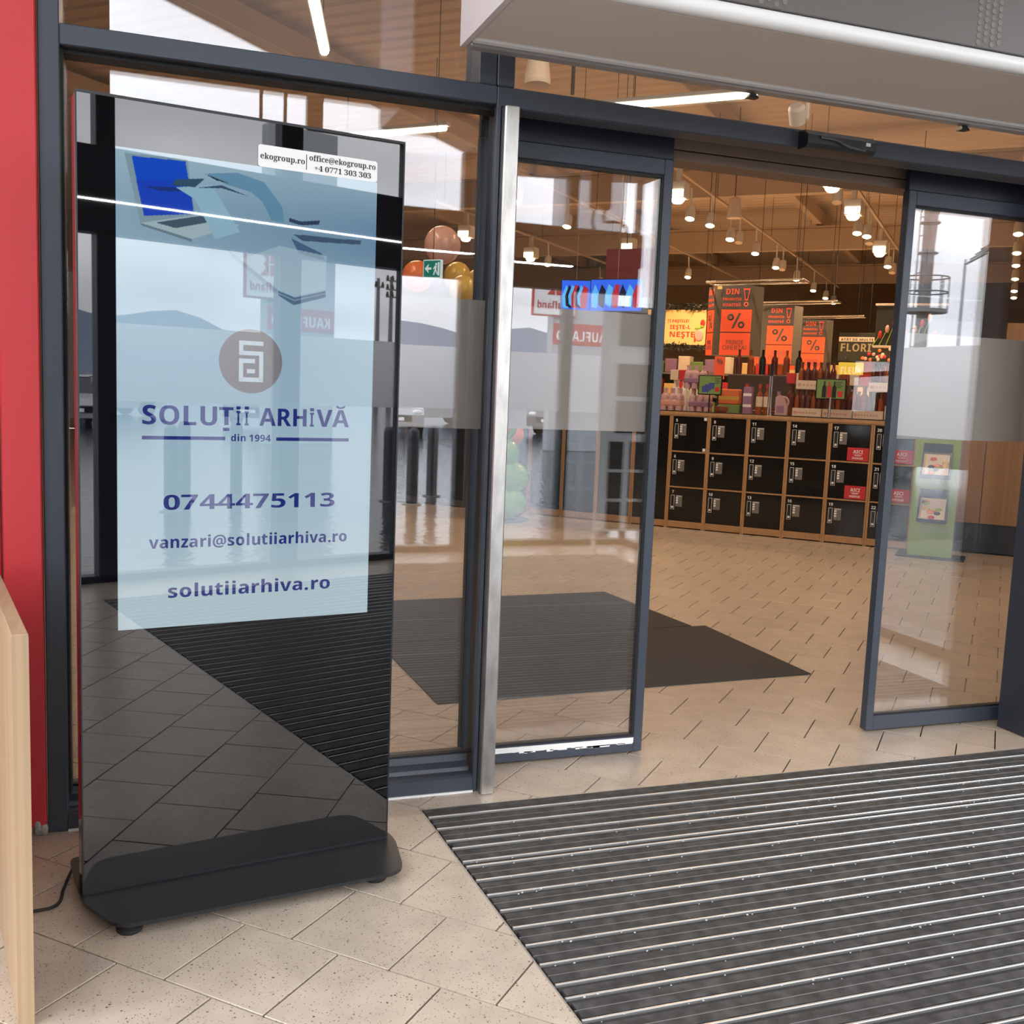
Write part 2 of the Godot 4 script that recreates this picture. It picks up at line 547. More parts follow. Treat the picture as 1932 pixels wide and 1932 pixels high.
# ---------------------------------------------------------------- the script proper
func _ready() -> void:
	rng.seed = 7
	# camera
	var cam := Camera3D.new()
	cam.name = "camera"
	add_child(cam)
	cam.position = CAM_POS
	cam.rotation = Vector3(deg_to_rad(-6.765), deg_to_rad(-19.725), deg_to_rad(2.278))
	cam.fov = rad_to_deg(2.0 * atan(966.0 / 1942.65))
	cam.near = 0.05
	cam.far = 3000.0
	cam.current = true
	# sky and exposure
	var sky := Sky.new()
	var pano := PanoramaSkyMaterial.new()
	pano.panorama = sky_image()
	sky.sky_material = pano
	var env := Environment.new()
	env.background_mode = Environment.BG_SKY
	env.sky = sky
	env.background_energy_multiplier = 5.4
	env.tonemap_mode = Environment.TONE_MAPPER_LINEAR
	env.tonemap_exposure = 1.0
	env.sdfgi_enabled = true
	env.ssao_enabled = true
	env.ssil_enabled = true
	var we := WorldEnvironment.new()
	we.name = "environment"
	we.environment = env
	add_child(we)
	make_materials()
	build_floor()
	build_shop_shell()
	build_facade()
	build_porch()
	build_outside()
	build_kiosk()
	build_entrance_mat()
	build_entrance_things()
	build_lockers()
	build_counter_goods()
	build_hanging_signs()
	build_lamps()
	build_balloons()
	build_shop_extras()

# ---------------------------------------------------------------- floor
const MAT := [Vector2(0.888, 0.112), Vector2(3.95, 0.112), Vector2(3.98, 4.50), Vector2(1.085, 4.50)]

func seen(p: Vector3, margin := 0.05) -> bool:      # does the camera's frame take in this point?
	var cam: Camera3D = get_node("camera")
	var q := cam.transform.affine_inverse() * p
	if q.z > -0.2:
		return false
	var k := 966.0 / 1942.65 * (1.0 + margin) * -q.z
	return absf(q.x) < k and absf(q.y) < k

func build_floor() -> void:
	var root := struct("floor")
	obj("bed", lim(mb(), -1.4, 4.5, -0.3, -0.013, -0.2, 5.2), M.grout, root)
	var wide := mb()
	lim(wide, -8.0, 26.0, -0.3, -0.0125, -26.0, -0.2)
	obj("slab", wide, M.slab, root)
	var hole := PackedVector2Array(MAT)
	var pitch := 0.3005
	var half := 0.1476
	var shapes := []
	var full := box(mb(), Vector3(0, -0.006, 0), Vector3(half * 2, 0.012, half * 2), 0.0014).commit()
	# rows run along (1,1); coordinates d = across the rows, e = along a row
	for i in range(-18, 52):
		var d := (-0.052 + 0.4243 * i) * sqrt(0.5) + pitch / 2.0
		var shift := 0.5 if posmod(i, 2) == 1 else 0.0
		for j in range(-34, 40):
			var e := 0.69 + pitch * (j + 0.5 + shift)
			var c := Vector2((e + d) * sqrt(0.5), (e - d) * sqrt(0.5))
			if c.x < -1.5 or c.x > 10.5 or c.y < -9.0 or c.y > 5.3:
				continue
			if c.y > -0.25 and c.x > 4.6:
				continue
			if d > 8.75 or (d > 8.9 and e < 3.0):
				continue
			shapes.append([c, d, e])
	var rows := []
	for s in shapes:
		var c: Vector2 = s[0]
		var w := Vector3(c.x, 0, c.y)
		var cut := false
		var inside := false
		var ring := PackedVector2Array()
		for k in [Vector2(-1, -1), Vector2(1, -1), Vector2(1, 1), Vector2(-1, 1)]:
			var p: Vector2 = c + (Vector2(1, 1) * k.x + Vector2(1, -1) * k.y) * half * sqrt(0.5)
			ring.append(p)
		var over := Geometry2D.intersect_polygons(ring, hole)
		if over.size() > 0:
			var left := Geometry2D.clip_polygons(ring, hole)
			if left.is_empty():
				inside = true
			else:
				ring = left[0]
				cut = true
		if inside:
			continue
		var vis := seen(w, 0.12) and not (c.y < -0.2 and c.x < 1.0)
		rows.append([w.distance_to(CAM_POS) + (0.0 if vis else 1000.0), w, ring, cut])
	rows.sort_custom(func(a, b): return a[0] < b[0])
	var rest := mb()
	var single := 0
	var turn := Basis(Vector3.UP, PI / 4)
	for r in rows:
		if single < 300 and r[0] < 900.0:
			single += 1
			var m: Material = M["tile_%d" % (rng.randi() % 4)]
			if r[3]:
				obj("tile", prism(mb(), r[2], -0.012, 0.0, flat_xf()), m, root)
			else:
				again("tile", full, m, root, r[1] + Vector3(0, rng.randf_range(-0.0006, 0.0002), 0), turn)
		elif r[3]:
			prism(rest, r[2], -0.012, 0.0, flat_xf())
		else:
			box(rest, Vector3(0, -0.006, 0), Vector3(half * 2, 0.012, half * 2), 0.0014, Transform3D(turn, r[1]))
	var o := obj("tiles", rest, M.tile_0, root)
	o.set_meta("kind", "stuff")

# ---------------------------------------------------------------- the shop's shell
func build_shop_shell() -> void:
	var wl := struct("wall_left")
	obj("panel", lim(mb(), -8.2, -8.0, 0, 6.4, -26, 0.0), M.wall_tan, wl)
	var wr := struct("wall_right")
	obj("panel", lim(mb(), 26.0, 26.2, 0, 6.4, -26, 0.0), M.wall_tan, wr)
	var wb := struct("wall_back")
	obj("panel", lim(mb(), -8.2, 26.2, 0, 6.4, -26.2, -26.0), M.wall_tan, wb)
	var wf := struct("wall_front")
	obj("panel", lim(mb(), -8.2, -1.4, 0, 6.4, -0.2, 0.0), M.wall_tan, wf)
	obj("panel", lim(mb(), 4.4, 26.2, 0, 6.4, -0.25, 0.0), M.wall_tan, wf)
	obj("panel", lim(mb(), -1.4, 4.4, 4.75, 6.4, -0.2, 0.0), M.wall_tan, wf)
	# red cladding left of the entrance, on the wall that closes the front beside the glazing
	var red := struct("wall_red")
	obj("backing", lim(mb(), -1.4, -0.31, 0, 4.75, -0.2, -0.02), M.wall_tan, red)
	obj("panel", lim(mb(), -0.405, -0.296, 0.03, 4.75, -0.02, 0.018, 0.004), M.red_paint, red)
	obj("panel", lim(mb(), -1.4, -0.412, 0.03, 4.75, -0.02, 0.006, 0.004), M.red_paint, red)
	var chip := mb()
	for k in 7:
		ball(chip, Vector3(-0.31 + rng.randf_range(-0.035, 0.012), 0.012 + rng.randf() * 0.025, 0.012 + rng.randf() * 0.006), Vector3(0.012, 0.016, 0.006), 6, 4)
	obj("plaster_chip", chip, M.plaster, red)
	# ceiling: a ribbed deck on beams and purlins that follow the shop's own grid
	var c := struct("ceiling")
	obj("roof_slab", lim(mb(), -8.2, 26.2, 5.62, 6.0, -26.2, 0.0), M.ceiling_deck, c)
	var deck := mb()
	var to := Transform3D(Basis(Vector3.UP, SHOP_TURN), Vector3.ZERO)
	for i in 96:
		var s0 := -2.0 + i * 0.3
		var pr := poly([0.0, 5.60, 0.11, 5.60, 0.16, 5.575, 0.25, 5.575, 0.30, 5.60, 0.30, 5.63, 0.0, 5.63])
		var far := 13.0
		# keep the deck inside the front wall: z = (t - s)/sqrt2 < -0.25
		var t1 := minf(far, s0 - 0.4)
		if t1 < -12.5:
			continue
		prism(deck, pr, 0.0, t1 + 13.0, Transform3D(Basis(-to.basis.z, Vector3.UP, to.basis.x), shop(s0, -13.0)))
	obj("ribbed_deck", deck, M.ceiling_deck, c)
	for k in 4:
		var s: float = [3.4, 14.4, 20.6, 27.0][k]
		var b := mb()
		var t1 := minf(14.0, s - 0.9)
		box(b, Vector3((-13.0 + t1) / 2, 4.88, 0), Vector3(t1 + 13.0, 0.46, 0.16), 0.01)
		box(b, Vector3((-13.0 + t1) / 2, 5.13, 0), Vector3(t1 + 13.0, 0.03, 0.30), 0.0)
		var o := obj("beam", b, M.beam_cream, c)
		o.transform = Transform3D(to.basis, shop(s, 0))
	for k in 5:
		var t := -9.36 + k * 3.93
		var s0 := maxf(1.2, t + 0.9)
		var b := mb()
		box(b, Vector3(0, 5.32, -(s0 + 30.0) / 2), Vector3(0.14, 0.28, 30.0 - s0), 0.01)
		var o := obj("purlin", b, M.beam_cream, c)
		o.transform = Transform3D(to.basis, shop(0, t))

# ---------------------------------------------------------------- entrance glazing
func pane(parent: Node, x0: float, x1: float, y0: float, y1: float, z: float) -> void:   # double glazing
	for dz in [0.0, -0.022]:
		var o := obj("glass_pane", lim(mb(), x0, x1, y0, y1, z - 0.006 + dz, z + dz), M.glass if dz == 0.0 else M.coated_glass, parent)
		o.set_meta("label", "clear glass pane")

func build_facade() -> void:
	# fixed window left of the door
	var w1 := struct("window_1")
	obj("left_post", lim(mb(), -0.293, -0.234, 0, 4.75, -0.16, 0.0, 0.003), M.navy_metal, w1)
	obj("transom", lim(mb(), -0.234, 1.112, 2.397, 2.457, -0.16, 0.0, 0.003), M.navy_metal, w1)
	obj("right_post", lim(mb(), 1.112, 1.128, 0, 2.397, -0.03, 0.0, 0.002), M.navy_metal, w1)
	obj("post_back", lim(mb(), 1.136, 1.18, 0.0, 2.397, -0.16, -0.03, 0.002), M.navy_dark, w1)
	var sill := mb()
	prism(sill, poly([0.0, 0.0, 0.0, 0.055, -0.012, 0.062, -0.05, 0.062, -0.055, 0.075, -0.085, 0.088, -0.09, 0.112, -0.16, 0.112, -0.16, 0.0]), -0.234, 1.112, Transform3D(Basis(Vector3(0, 0, 1), Vector3(0, 1, 0), Vector3(1, 0, 0)), Vector3.ZERO))
	obj("sill", sill, M.navy_metal, w1)
	obj("sill_seal", lim(mb(), -0.234, 1.112, 0.0, 0.007, 0.0, 0.006), M.white_paint, w1)
	obj("gasket", lim(mb(), -0.234, 1.136, 0.112, 0.120, -0.115, -0.092), M.gasket, w1)
	obj("gasket", lim(mb(), -0.234, 1.136, 2.385, 2.397, -0.115, -0.04), M.gasket, w1)
	obj("gasket", lim(mb(), -0.234, -0.226, 0.112, 2.397, -0.115, -0.03), M.gasket, w1)
	pane(w1, -0.226, 1.136, 0.118, 2.388, -0.10)
	obj("frosted_film", lim(mb(), -0.226, 1.136, 1.305, 1.76, -0.1325, -0.131), M.frost_film, w1)
	# window over it and window over the door
	var w2 := struct("window_2")
	obj("mullion", lim(mb(), 1.046, 1.108, 2.457, 4.75, -0.16, 0.0, 0.003), M.navy_metal, w2)
	obj("mullion", lim(mb(), 1.111, 1.172, 2.457, 4.75, -0.16, 0.0, 0.003), M.navy_metal, w2)
	pane(w2, -0.234, 1.046, 2.457, 4.75, -0.10)
	pane(w2, 1.172, 4.4, 2.457, 4.75, -0.10)
	# door head with the drive behind it
	var head := struct("trim_1")
	obj("head_beam", lim(mb(), 1.112, 4.4, 2.390, 2.457, -0.10, 0.0, 0.004), M.navy_metal, head)
	obj("drive_cover", lim(mb(), 1.20, 4.3, 2.445, 2.457, -0.30, -0.10, 0.0), M.navy_dark, head)
	obj("drive_box", lim(mb(), 1.22, 4.3, 2.404, 2.445, -0.42, -0.295, 0.003), M.bronze, head)
	obj("drive_rail", lim(mb(), 1.22, 4.3, 2.362, 2.400, -0.42, -0.295, 0.003), M.bronze, head)
	# right jamb and the fixed glazing to its right
	var w3 := struct("window_3")
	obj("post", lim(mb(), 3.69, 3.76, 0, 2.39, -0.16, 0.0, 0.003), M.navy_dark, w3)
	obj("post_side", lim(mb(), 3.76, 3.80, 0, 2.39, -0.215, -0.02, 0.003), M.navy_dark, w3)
	obj("end_post", lim(mb(), 4.30, 4.4, 0, 4.75, -0.16, 0.0, 0.003), M.navy_metal, w3)
	obj("sill", lim(mb(), 3.76, 4.30, 0, 0.11, -0.16, 0.0, 0.003), M.navy_metal, w3)
	pane(w3, 3.76, 4.30, 0.11, 2.39, -0.10)
	# sliding leaves
	for k in 2:
		var x0: float = [1.131, 3.012][k]
		var x1: float = [1.905, 4.06][k]
		var d := struct("door_%d" % (k + 1))
		var z1 := -0.225
		var z0 := -0.268
		obj("stile", lim(mb(), x1 - 0.038, x1, 0.008, 2.345, z0, z1, 0.003), M.navy_metal, d)
		obj("stile", lim(mb(), x0, x0 + (0.074 if k == 0 else 0.038), 0.008, 2.345, z0, z1, 0.003), M.navy_metal, d)
		obj("top_rail", lim(mb(), x0 + 0.038, x1 - 0.038, 2.285, 2.345, z0, z1, 0.003), M.navy_metal, d)
		obj("hanger_rail", lim(mb(), x0, x1, 2.345, 2.440, z0 + 0.008, z1 - 0.006, 0.002), M.navy_dark, d)
		obj("bottom_rail", lim(mb(), x0 + 0.038, x1 - 0.038, 0.008, 0.072, z0, z1, 0.003), M.navy_metal, d)
		if k == 0:
			var wear := mb()
			lim(wear, x0 + 0.10, x1 - 0.040, 0.047, 0.068, z1, z1 + 0.0015)
			for q in 26:
				var xx := lerpf(x0 + 0.16, x1 - 0.06, pow(rng.randf(), 0.7))
				lim(wear, xx - rng.randf() * 0.03, xx + rng.randf() * 0.03, rng.randf_range(0.038, 0.046), 0.047, z1, z1 + 0.0013)
			obj("worn_strip", wear, M.white_gloss, d)
		obj("gasket", lim(mb(), x0 + 0.038, x1 - 0.038, 0.072, 0.080, z0 + 0.008, z1 - 0.008), M.gasket, d)
		obj("gasket", lim(mb(), x0 + 0.038, x1 - 0.038, 2.275, 2.285, z0 + 0.008, z1 - 0.008), M.gasket, d)
		obj("gasket", lim(mb(), x1 - 0.046, x1 - 0.038, 0.08, 2.275, z0 + 0.008, z1 - 0.006), M.gasket, d)
		pane(d, x0 + 0.038, x1 - 0.038, 0.075, 2.28, z1 - 0.012)
		obj("frosted_film", lim(mb(), x0 + 0.038, x1 - 0.038, 1.305, 1.762, z1 - 0.0425, z1 - 0.041), M.frost_film, d)
	# polished post that guards the edge of the fixed glazing
	var g := thing("guard_post", "brushed stainless steel post beside the glass door, floor to beam", "post", Vector3(1.155, 0, 0.02))
	obj("post", box(mb(), Vector3(0, 1.194, 0), Vector3(0.052, 2.388, 0.045), 0.004), M.steel, g)
	# motion sensor on the door head
	var s := thing("motion_sensor", "black motion sensor on the door head, above the open doorway", "sensor", Vector3(2.45, 2.415, 0.0))
	var sb := mb()
	prism(sb, poly([0.0, -0.032, 0.0, 0.032, 0.038, 0.032, 0.062, 0.012, 0.062, -0.018, 0.05, -0.032]), -0.152, 0.152, Transform3D(Basis(Vector3(0, 0, 1), Vector3(0, 1, 0), Vector3(1, 0, 0)), Vector3.ZERO))
	obj("housing", sb, M.black_satin, s)
	var sw := mb()
	cable(sw, [Vector3(-0.10, 0.004, 0.063), Vector3(-0.03, 0.0, 0.066), Vector3(0.02, -0.016, 0.066), Vector3(0.10, -0.022, 0.062)], 0.007, 6)
	obj("lens", sw, M.car_glass, s)
	obj("status_lamp", lim(mb(), 0.105, 0.125, -0.004, 0.008, 0.060, 0.0635), M.white_gloss, s)

# ---------------------------------------------------------------- the porch in front of the doors
func build_porch() -> void:
	# sloping ceiling
	var pc := struct("ceiling")
	obj("porch_ceiling", prism(mb(), poly([-1.5, 4.97, 2.93, 3.395, 4.55, 3.47, 4.55, 3.62, 2.93, 3.55, -1.5, 5.12]), 0.0, 5.35), M.porch_ceiling, pc)
	var pl := struct("wall_porch")
	obj("panel", lim(mb(), -1.5, -1.4, 0, 5.0, -0.02, 0.75), M.red_paint, pl)
	obj("sill", lim(mb(), -1.5, -1.4, 0, 0.06, 0.75, 5.06, 0.004), M.navy_dark, pl)
	obj("head", lim(mb(), -1.5, -1.4, 4.55, 4.95, 0.75, 5.06, 0.004), M.navy_dark, pl)
	obj("glass_pane", lim(mb(), -1.452, -1.444, 0.06, 4.55, 0.75, 5.06), M.glass, pl)
	obj("corner_post", lim(mb(), -1.5, -1.4, 0, 4.95, 5.06, 5.2, 0.004), M.navy_dark, pl)
	obj("panel", lim(mb(), -1.4, -0.33, 0, 4.65, 5.0, 5.2), M.dark_brown, pl)
	# outer glazing: posts, head, sill, panes, frosted band
	var w := struct("window_4")
	for p in [[-0.33, -0.25, 4.4], [1.235, 1.362, 3.98], [2.57, 2.745, 3.45], [3.66, 3.75, 3.42], [4.375, 4.40, 3.45]]:
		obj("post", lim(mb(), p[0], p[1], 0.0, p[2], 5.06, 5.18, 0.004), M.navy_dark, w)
	for p in [[0.86, 0.885, 3.9], [1.05, 1.075, 3.9]]:
		obj("slim_bar", lim(mb(), p[0], p[1], 2.95, p[2], 5.08, 5.12), M.navy_dark, w)
	obj("head_beam", lim(mb(), -0.33, 4.36, 2.385, 2.95, 5.05, 5.20, 0.004), M.navy_dark, w)
	obj("sill", lim(mb(), -0.33, 4.40, 0.0, 0.05, 5.06, 5.18, 0.004), M.navy_dark, w)
	for x in [[-0.25, 1.235], [1.362, 2.57], [2.745, 3.66], [3.75, 4.375]]:
		obj("glass_pane", lim(mb(), x[0], x[1], 0.05, 2.385, 5.12, 5.128), M.glass, w)
		obj("glass_pane", lim(mb(), x[0], x[1], 2.95, 3.40, 5.12, 5.128), M.glass, w)
		if x[0] > 0.0:
			obj("frosted_band", lim(mb(), x[0], x[1], 1.265, 1.80, 5.106, 5.110), M.frosted_glass, w)
	var ws := struct("window_5")
	obj("post", lim(mb(), 4.36, 4.44, 0.0, 3.5, 0.50, 0.60, 0.004), M.navy_dark, ws)
	obj("sill", lim(mb(), 4.36, 4.44, 0.0, 0.06, 0.60, 5.06, 0.004), M.navy_dark, ws)
	obj("end_panel", lim(mb(), 4.36, 4.44, 0.0, 3.5, 0.0, 0.50), M.dark_brown, ws)
	obj("glass_pane", lim(mb(), 4.40, 4.408, 0.06, 3.48, 0.60, 5.06), M.glass, ws)
	obj("frosted_band", lim(mb(), 4.388, 4.392, 1.265, 1.80, 0.60, 4.55), M.frosted_glass, ws)
	# light strip on the outer head
	var ls := thing("light_strip", "thin white light strip running along the outer door head of the porch", "light", Vector3(1.7, 2.595, 5.04))
	obj("tube", box(mb(), Vector3.ZERO, Vector3(4.0, 0.009, 0.012), 0.002), M.tube_cool, ls)
	obj("holder", box(mb(), Vector3(0, 0.011, 0.002), Vector3(4.0, 0.008, 0.016), 0.0), M.alu_dull, ls)
	var al := AreaLight3D.new()
	al.name = "strip_light"
	al.area_size = Vector2(4.0, 0.009)
	al.light_energy = 1.6
	al.shadow_enabled = true
	al.position = Vector3(1.7, 2.595, 5.03)
	add_child(al)
	# air curtain over the door
	var a := thing("air_curtain", "long white and grey air curtain box hanging over the doorway", "air curtain", Vector3(0, 0, 0))
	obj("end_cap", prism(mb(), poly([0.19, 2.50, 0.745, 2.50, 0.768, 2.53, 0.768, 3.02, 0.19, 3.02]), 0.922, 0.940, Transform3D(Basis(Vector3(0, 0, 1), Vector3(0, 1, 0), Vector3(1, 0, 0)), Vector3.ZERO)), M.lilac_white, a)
	obj("casing", lim(mb(), 0.940, 4.28, 2.56, 3.02, 0.20, 0.752, 0.006), M.white_paint, a)
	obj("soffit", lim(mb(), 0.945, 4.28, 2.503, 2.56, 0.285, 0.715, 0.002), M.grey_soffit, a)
	obj("back_profile", lim(mb(), 0.942, 4.28, 2.490, 2.56, 0.20, 0.246, 0.004), M.alu_dull, a)
	obj("back_profile", lim(mb(), 0.942, 4.28, 2.497, 2.56, 0.250, 0.282, 0.004), M.white_paint, a)
	obj("front_profile", tube(mb(), Vector3(0.942, 2.5225, 0.742), Vector3(4.28, 2.5225, 0.742), 0.025, 0.025, 24), M.white_gloss, a)
	obj("intake", lim(mb(), 0.942, 4.28, 2.546, 3.00, 0.752, 0.762, 0.002), M.grille_grey, a)
	var hx := mb()
	for x0 in [1.63, 2.40, 3.17, 3.94]:
		for i in 4:
			for j in 20:
				var at := Vector3(x0 + i * 0.026, 2.56 + j * 0.0196 + (0.0098 if i % 2 == 1 else 0.0), 0.7622)
				lathe(hx, [Vector2(0.009, 0.0), Vector2(0.009, 0.0012), Vector2(0.0, 0.0012)], at, 6, Basis(Vector3.RIGHT, PI / 2))
	obj("hexagon_vents", hx, M.grille_pale, a)
	for x in [1.96, 2.87]:
		var b := mb()
		prism(b, poly([-0.018, 0, 0.022, 0, 0.0, 0.02]), 0.0, 0.03, Transform3D(Basis.IDENTITY, Vector3(x, 2.474, 0.19)))
		obj("clip", b, M.black_satin, a)
	obj("hanger", tube(mb(), Vector3(1.3, 3.02, 0.5), Vector3(1.3, 3.96, 0.5), 0.008, 0.008, 6), M.galv, a)
	obj("hanger", tube(mb(), Vector3(3.8, 3.02, 0.5), Vector3(3.8, 3.43, 0.5), 0.008, 0.008, 6), M.galv, a)
	# duct with cables at the back corner of the porch
	var du := thing("cable_duct", "grey vertical cable duct with loose cables hanging from the porch ceiling", "duct", Vector3(3.87, 0, 4.85))
	obj("duct", lim(mb(), -0.09, 0.09, 3.10, 3.44, -0.05, 0.05, 0.006), M.dark_brown, du)
	obj("junction_box", lim(mb(), -0.02, 0.42, 2.60, 2.90, -0.06, 0.16, 0.006), M.dark_brown, du)
	var cb := mb()
	cable(cb, [Vector3(-0.05, 3.10, 0), Vector3(-0.06, 2.98, 0.02), Vector3(0.0, 2.88, 0.02), Vector3(0.10, 2.90, 0.02)], 0.012)
	cable(cb, [Vector3(0.05, 3.10, 0), Vector3(0.06, 3.0, 0.02), Vector3(0.18, 3.0, 0.0), Vector3(0.26, 2.97, 0.0), Vector3(0.28, 2.89, 0.0)], 0.012)
	cable(cb, [Vector3(0.24, 3.44, 0), Vector3(0.24, 3.1, 0), Vector3(0.22, 2.89, 0)], 0.008)
	obj("cable", cb, M.black_rubber, du)
	# two flat panel lamps under the porch roof, over the viewer's head
	for k in 2:
		var x: float = [0.2, 2.1][k]
		var y := 4.43 - 0.355 * x - 0.30
		var pn := thing("panel_light", ["flat square panel light under the porch ceiling, left one above the viewer", "flat square panel light under the porch ceiling, right one above the viewer"][k], "panel light", Vector3(x, y, 2.3))
		obj("lamp_face", box(mb(), Vector3(0, -0.012, 0), Vector3(1.16, 0.012, 0.56), 0.003), M.panel_glow, pn)
		obj("frame", box(mb(), Vector3(0, 0.008, 0), Vector3(1.2, 0.03, 0.60), 0.004), M.white_paint, pn)
		for q in [-0.5, 0.5]:
			obj("rod", tube(mb(), Vector3(q, 0.02, 0), Vector3(q, 0.24 - 0.36 * q, 0), 0.005, 0.005, 6), M.galv, pn)
		var pl2 := AreaLight3D.new()
		pl2.name = "panel_area_light"
		pl2.area_size = Vector2(1.16, 0.56)
		pl2.light_color = Color(1.0, 0.96, 0.91)
		pl2.light_energy = 0.3
		pl2.shadow_enabled = true
		add_child(pl2)
		pl2.transform = Transform3D(Basis(Vector3.RIGHT, -PI / 2), Vector3(x, y - 0.025, 2.3))
	# white rack with dark posters near the outer corner
	var r := thing("poster_rack", "white translucent rack with dark posters standing in the corner of the porch", "rack", Vector3(3.84, 0, 4.6))
	obj("board", lim(mb(), 0.0, 0.50, 0.20, 2.23, -0.006, 0.006), M.white_film, r)
	for l in [0.02, 0.48]:
		obj("leg", lim(mb(), l - 0.015, l + 0.015, 0, 0.20, -0.02, 0.02), M.white_paint, r)
	for y in [[1.88, 2.18], [1.43, 1.72], [1.10, 1.39]]:
		obj("poster", lim(mb(), 0.17, 0.49, y[0], y[1], -0.012, -0.007), M.dark_brown, r)
		obj("poster_back", lim(mb(), 0.17, 0.49, y[0], y[1], 0.007, 0.012), M.dark_brown, r)
	for y in [[0.77, 1.02], [0.50, 0.74], [0.22, 0.47]]:
		for x in [0.12, 0.33]:
			obj("poster", lim(mb(), x, x + 0.14, y[0], y[1], -0.012, -0.007), M.dark_brown, r)
			obj("poster_back", lim(mb(), x, x + 0.14, y[0], y[1], 0.007, 0.012), M.dark_brown, r)

# ---------------------------------------------------------------- outside, seen in the glass
func build_outside() -> void:
	var gr := struct("ground")
	obj("car_park", lim(mb(), -300, 400, -0.5, -0.03, 5.2, 900), M.asphalt, gr)
	obj("pavement", lim(mb(), 4.46, 400, -0.5, -0.03, 0.0, 5.2), M.pavement, gr)
	obj("pavement", lim(mb(), -300, -1.52, -0.5, -0.03, 0.0, 5.2), M.pavement, gr)
	var hills := struct("hills")
	var hs := mb()
	var hn := FastNoiseLite.new()
	hn.seed = 4
	hn.frequency = 0.09
	hn.fractal_octaves = 4
	var crest := func(az: float) -> float:
		return deg_to_rad(2.4 + 0.6 * sin(az * 0.11 + 0.3) + 1.3 * hn.get_noise_1d(az))
	for i in 150:
		var az0 := -60.0 + i * 1.2
		var az1 := az0 + 1.2
		var pts := []
		for az in [az0, az1]:
			var d := Vector3(sin(deg_to_rad(az)), 0, cos(deg_to_rad(az)))
			var y: float = 700.0 * tan(crest.call(az))
			pts.append([d * 480 + Vector3.UP * -1.0, d * 600 + Vector3.UP * y * 0.62, d * 700 + Vector3.UP * y, d * 860 + Vector3.UP * -1.0])
		for k in 3:
			face(hs, [pts[0][k], pts[1][k], pts[1][k + 1], pts[0][k + 1]], Vector3.UP - (pts[0][k] as Vector3).normalized() * (1.0 if k < 2 else -1.0))
	obj("ridge", hs, M.hill, hills)
	# tall pillar sign of the store
	var t := thing("pillar_sign", "tall grey pillar sign with a white store board, out on the car park", "sign", Vector3(10.3, -0.03, 20.0), PI)
	obj("pillar", lim(mb(), -0.88, 0.86, 0.0, 7.2, -0.35, 0.0, 0.01), M.sign_grey, t)
	obj("red_panel", lim(mb(), -0.86, 0.84, 2.64, 3.16, 0.0, 0.012), M.red_ink, t)
	lettering(t, "KAUFLAND", Vector3(0, 2.86, 0.014), 1.5, 0.24, M.white_ink)
	var b := sub("board", t, Vector3(0.85, 3.30, 0.12))
	obj("frame", lim(mb(), -0.56, 0.60, 0.0, 1.22, -0.1, 0.0, 0.01), M.red_ink, b)
	obj("white_face", lim(mb(), -0.52, 0.56, 0.04, 1.18, 0.0, 0.012), M.white_ink, b)
	var lg := mb()
	lim(lg, -0.18, 0.0, 0.52, 0.76, 0.012, 0.022)
	lim(lg, -0.18, 0.0, 0.80, 1.04, 0.012, 0.022)
	prism(lg, poly([0.04, 0.80, 0.04, 1.04, 0.24, 1.04]), 0.012, 0.022)
	prism(lg, poly([0.04, 0.76, 0.04, 0.52, 0.24, 0.52]), 0.012, 0.022)
	prism(lg, poly([0.04, 0.60, 0.04, 0.96, 0.16, 0.78]), 0.012, 0.022)
	obj("emblem", lg, M.red_ink, b)
	lettering(b, "Kaufland", Vector3(0.02, 0.27, 0.014), 0.92, 0.20, M.red_ink)
	# two utility poles
	for k in 2:
		var p := thing("utility_pole", ["concrete utility pole with three cross arms of insulators, left of the pair", "concrete utility pole with one cross arm and a bracket, right of the pair"][k], "pole", Vector3(36.3 + 1.05 * (1 - k), -0.03, 60.0), PI)
		obj("shaft", tube(mb(), Vector3.ZERO, Vector3(0, 8.9 - 0.2 * k, 0), 0.20, 0.11, 10), M.galv, p)
		for y in ([8.6, 8.0, 7.5] if k == 0 else [8.1]):
			var arm := mb()
			lim(arm, -0.5 + 0.14 * k, 0.5 - 0.14 * k, y - 0.05, y + 0.05, 0.1, 0.2)
			obj("cross_arm", arm, M.galv, p)
			for x in ([-0.4, 0.0, 0.4] if k == 0 else [-0.26, 0.26]):
				obj("insulator", lathe(mb(), [Vector2(0.0, 0.0), Vector2(0.10, 0.0), Vector2(0.12, 0.1), Vector2(0.06, 0.2), Vector2(0.10, 0.24), Vector2(0.0, 0.34)], Vector3(x, y + 0.05, 0.15), 8), M.dark_brown, p)
	# bollards along the pavement
	var bo := [[6.0, 9.0], [4.47, 10.2], [3.66, 9.85], [3.15, 8.9]]
	for k in 4:
		var o := thing("bollard", ["dark round topped bollard outside, furthest to the right of the row", "dark round topped bollard outside, second from the right", "dark round topped bollard outside, third from the right", "dark round topped bollard outside, nearest the doors"][k], "bollard", Vector3(bo[k][0], -0.03, bo[k][1]), 0, "bollards outside the porch")
		obj("shaft", lathe(mb(), [Vector2(0.075, 0.0), Vector2(0.075, 0.88), Vector2(0.068, 0.92), Vector2(0.045, 0.95), Vector2(0.0, 0.96)], Vector3.ZERO, 16), M.navy_dark, o)
		obj("base_plate", lathe(mb(), [Vector2(0.12, 0.0), Vector2(0.12, 0.012), Vector2(0.0, 0.012)], Vector3.ZERO, 16), M.galv, o)
	# parked cars
	make_car("silver hatchback parked nearest outside, facing the shop", M.car_silver, Vector3(7.3, -0.03, 28.5), 0.15, 0.0)
	make_car("dark grey tall car parked beyond the white rack", M.car_grey, Vector3(14.3, -0.03, 29.5), 0.9, 0.22)
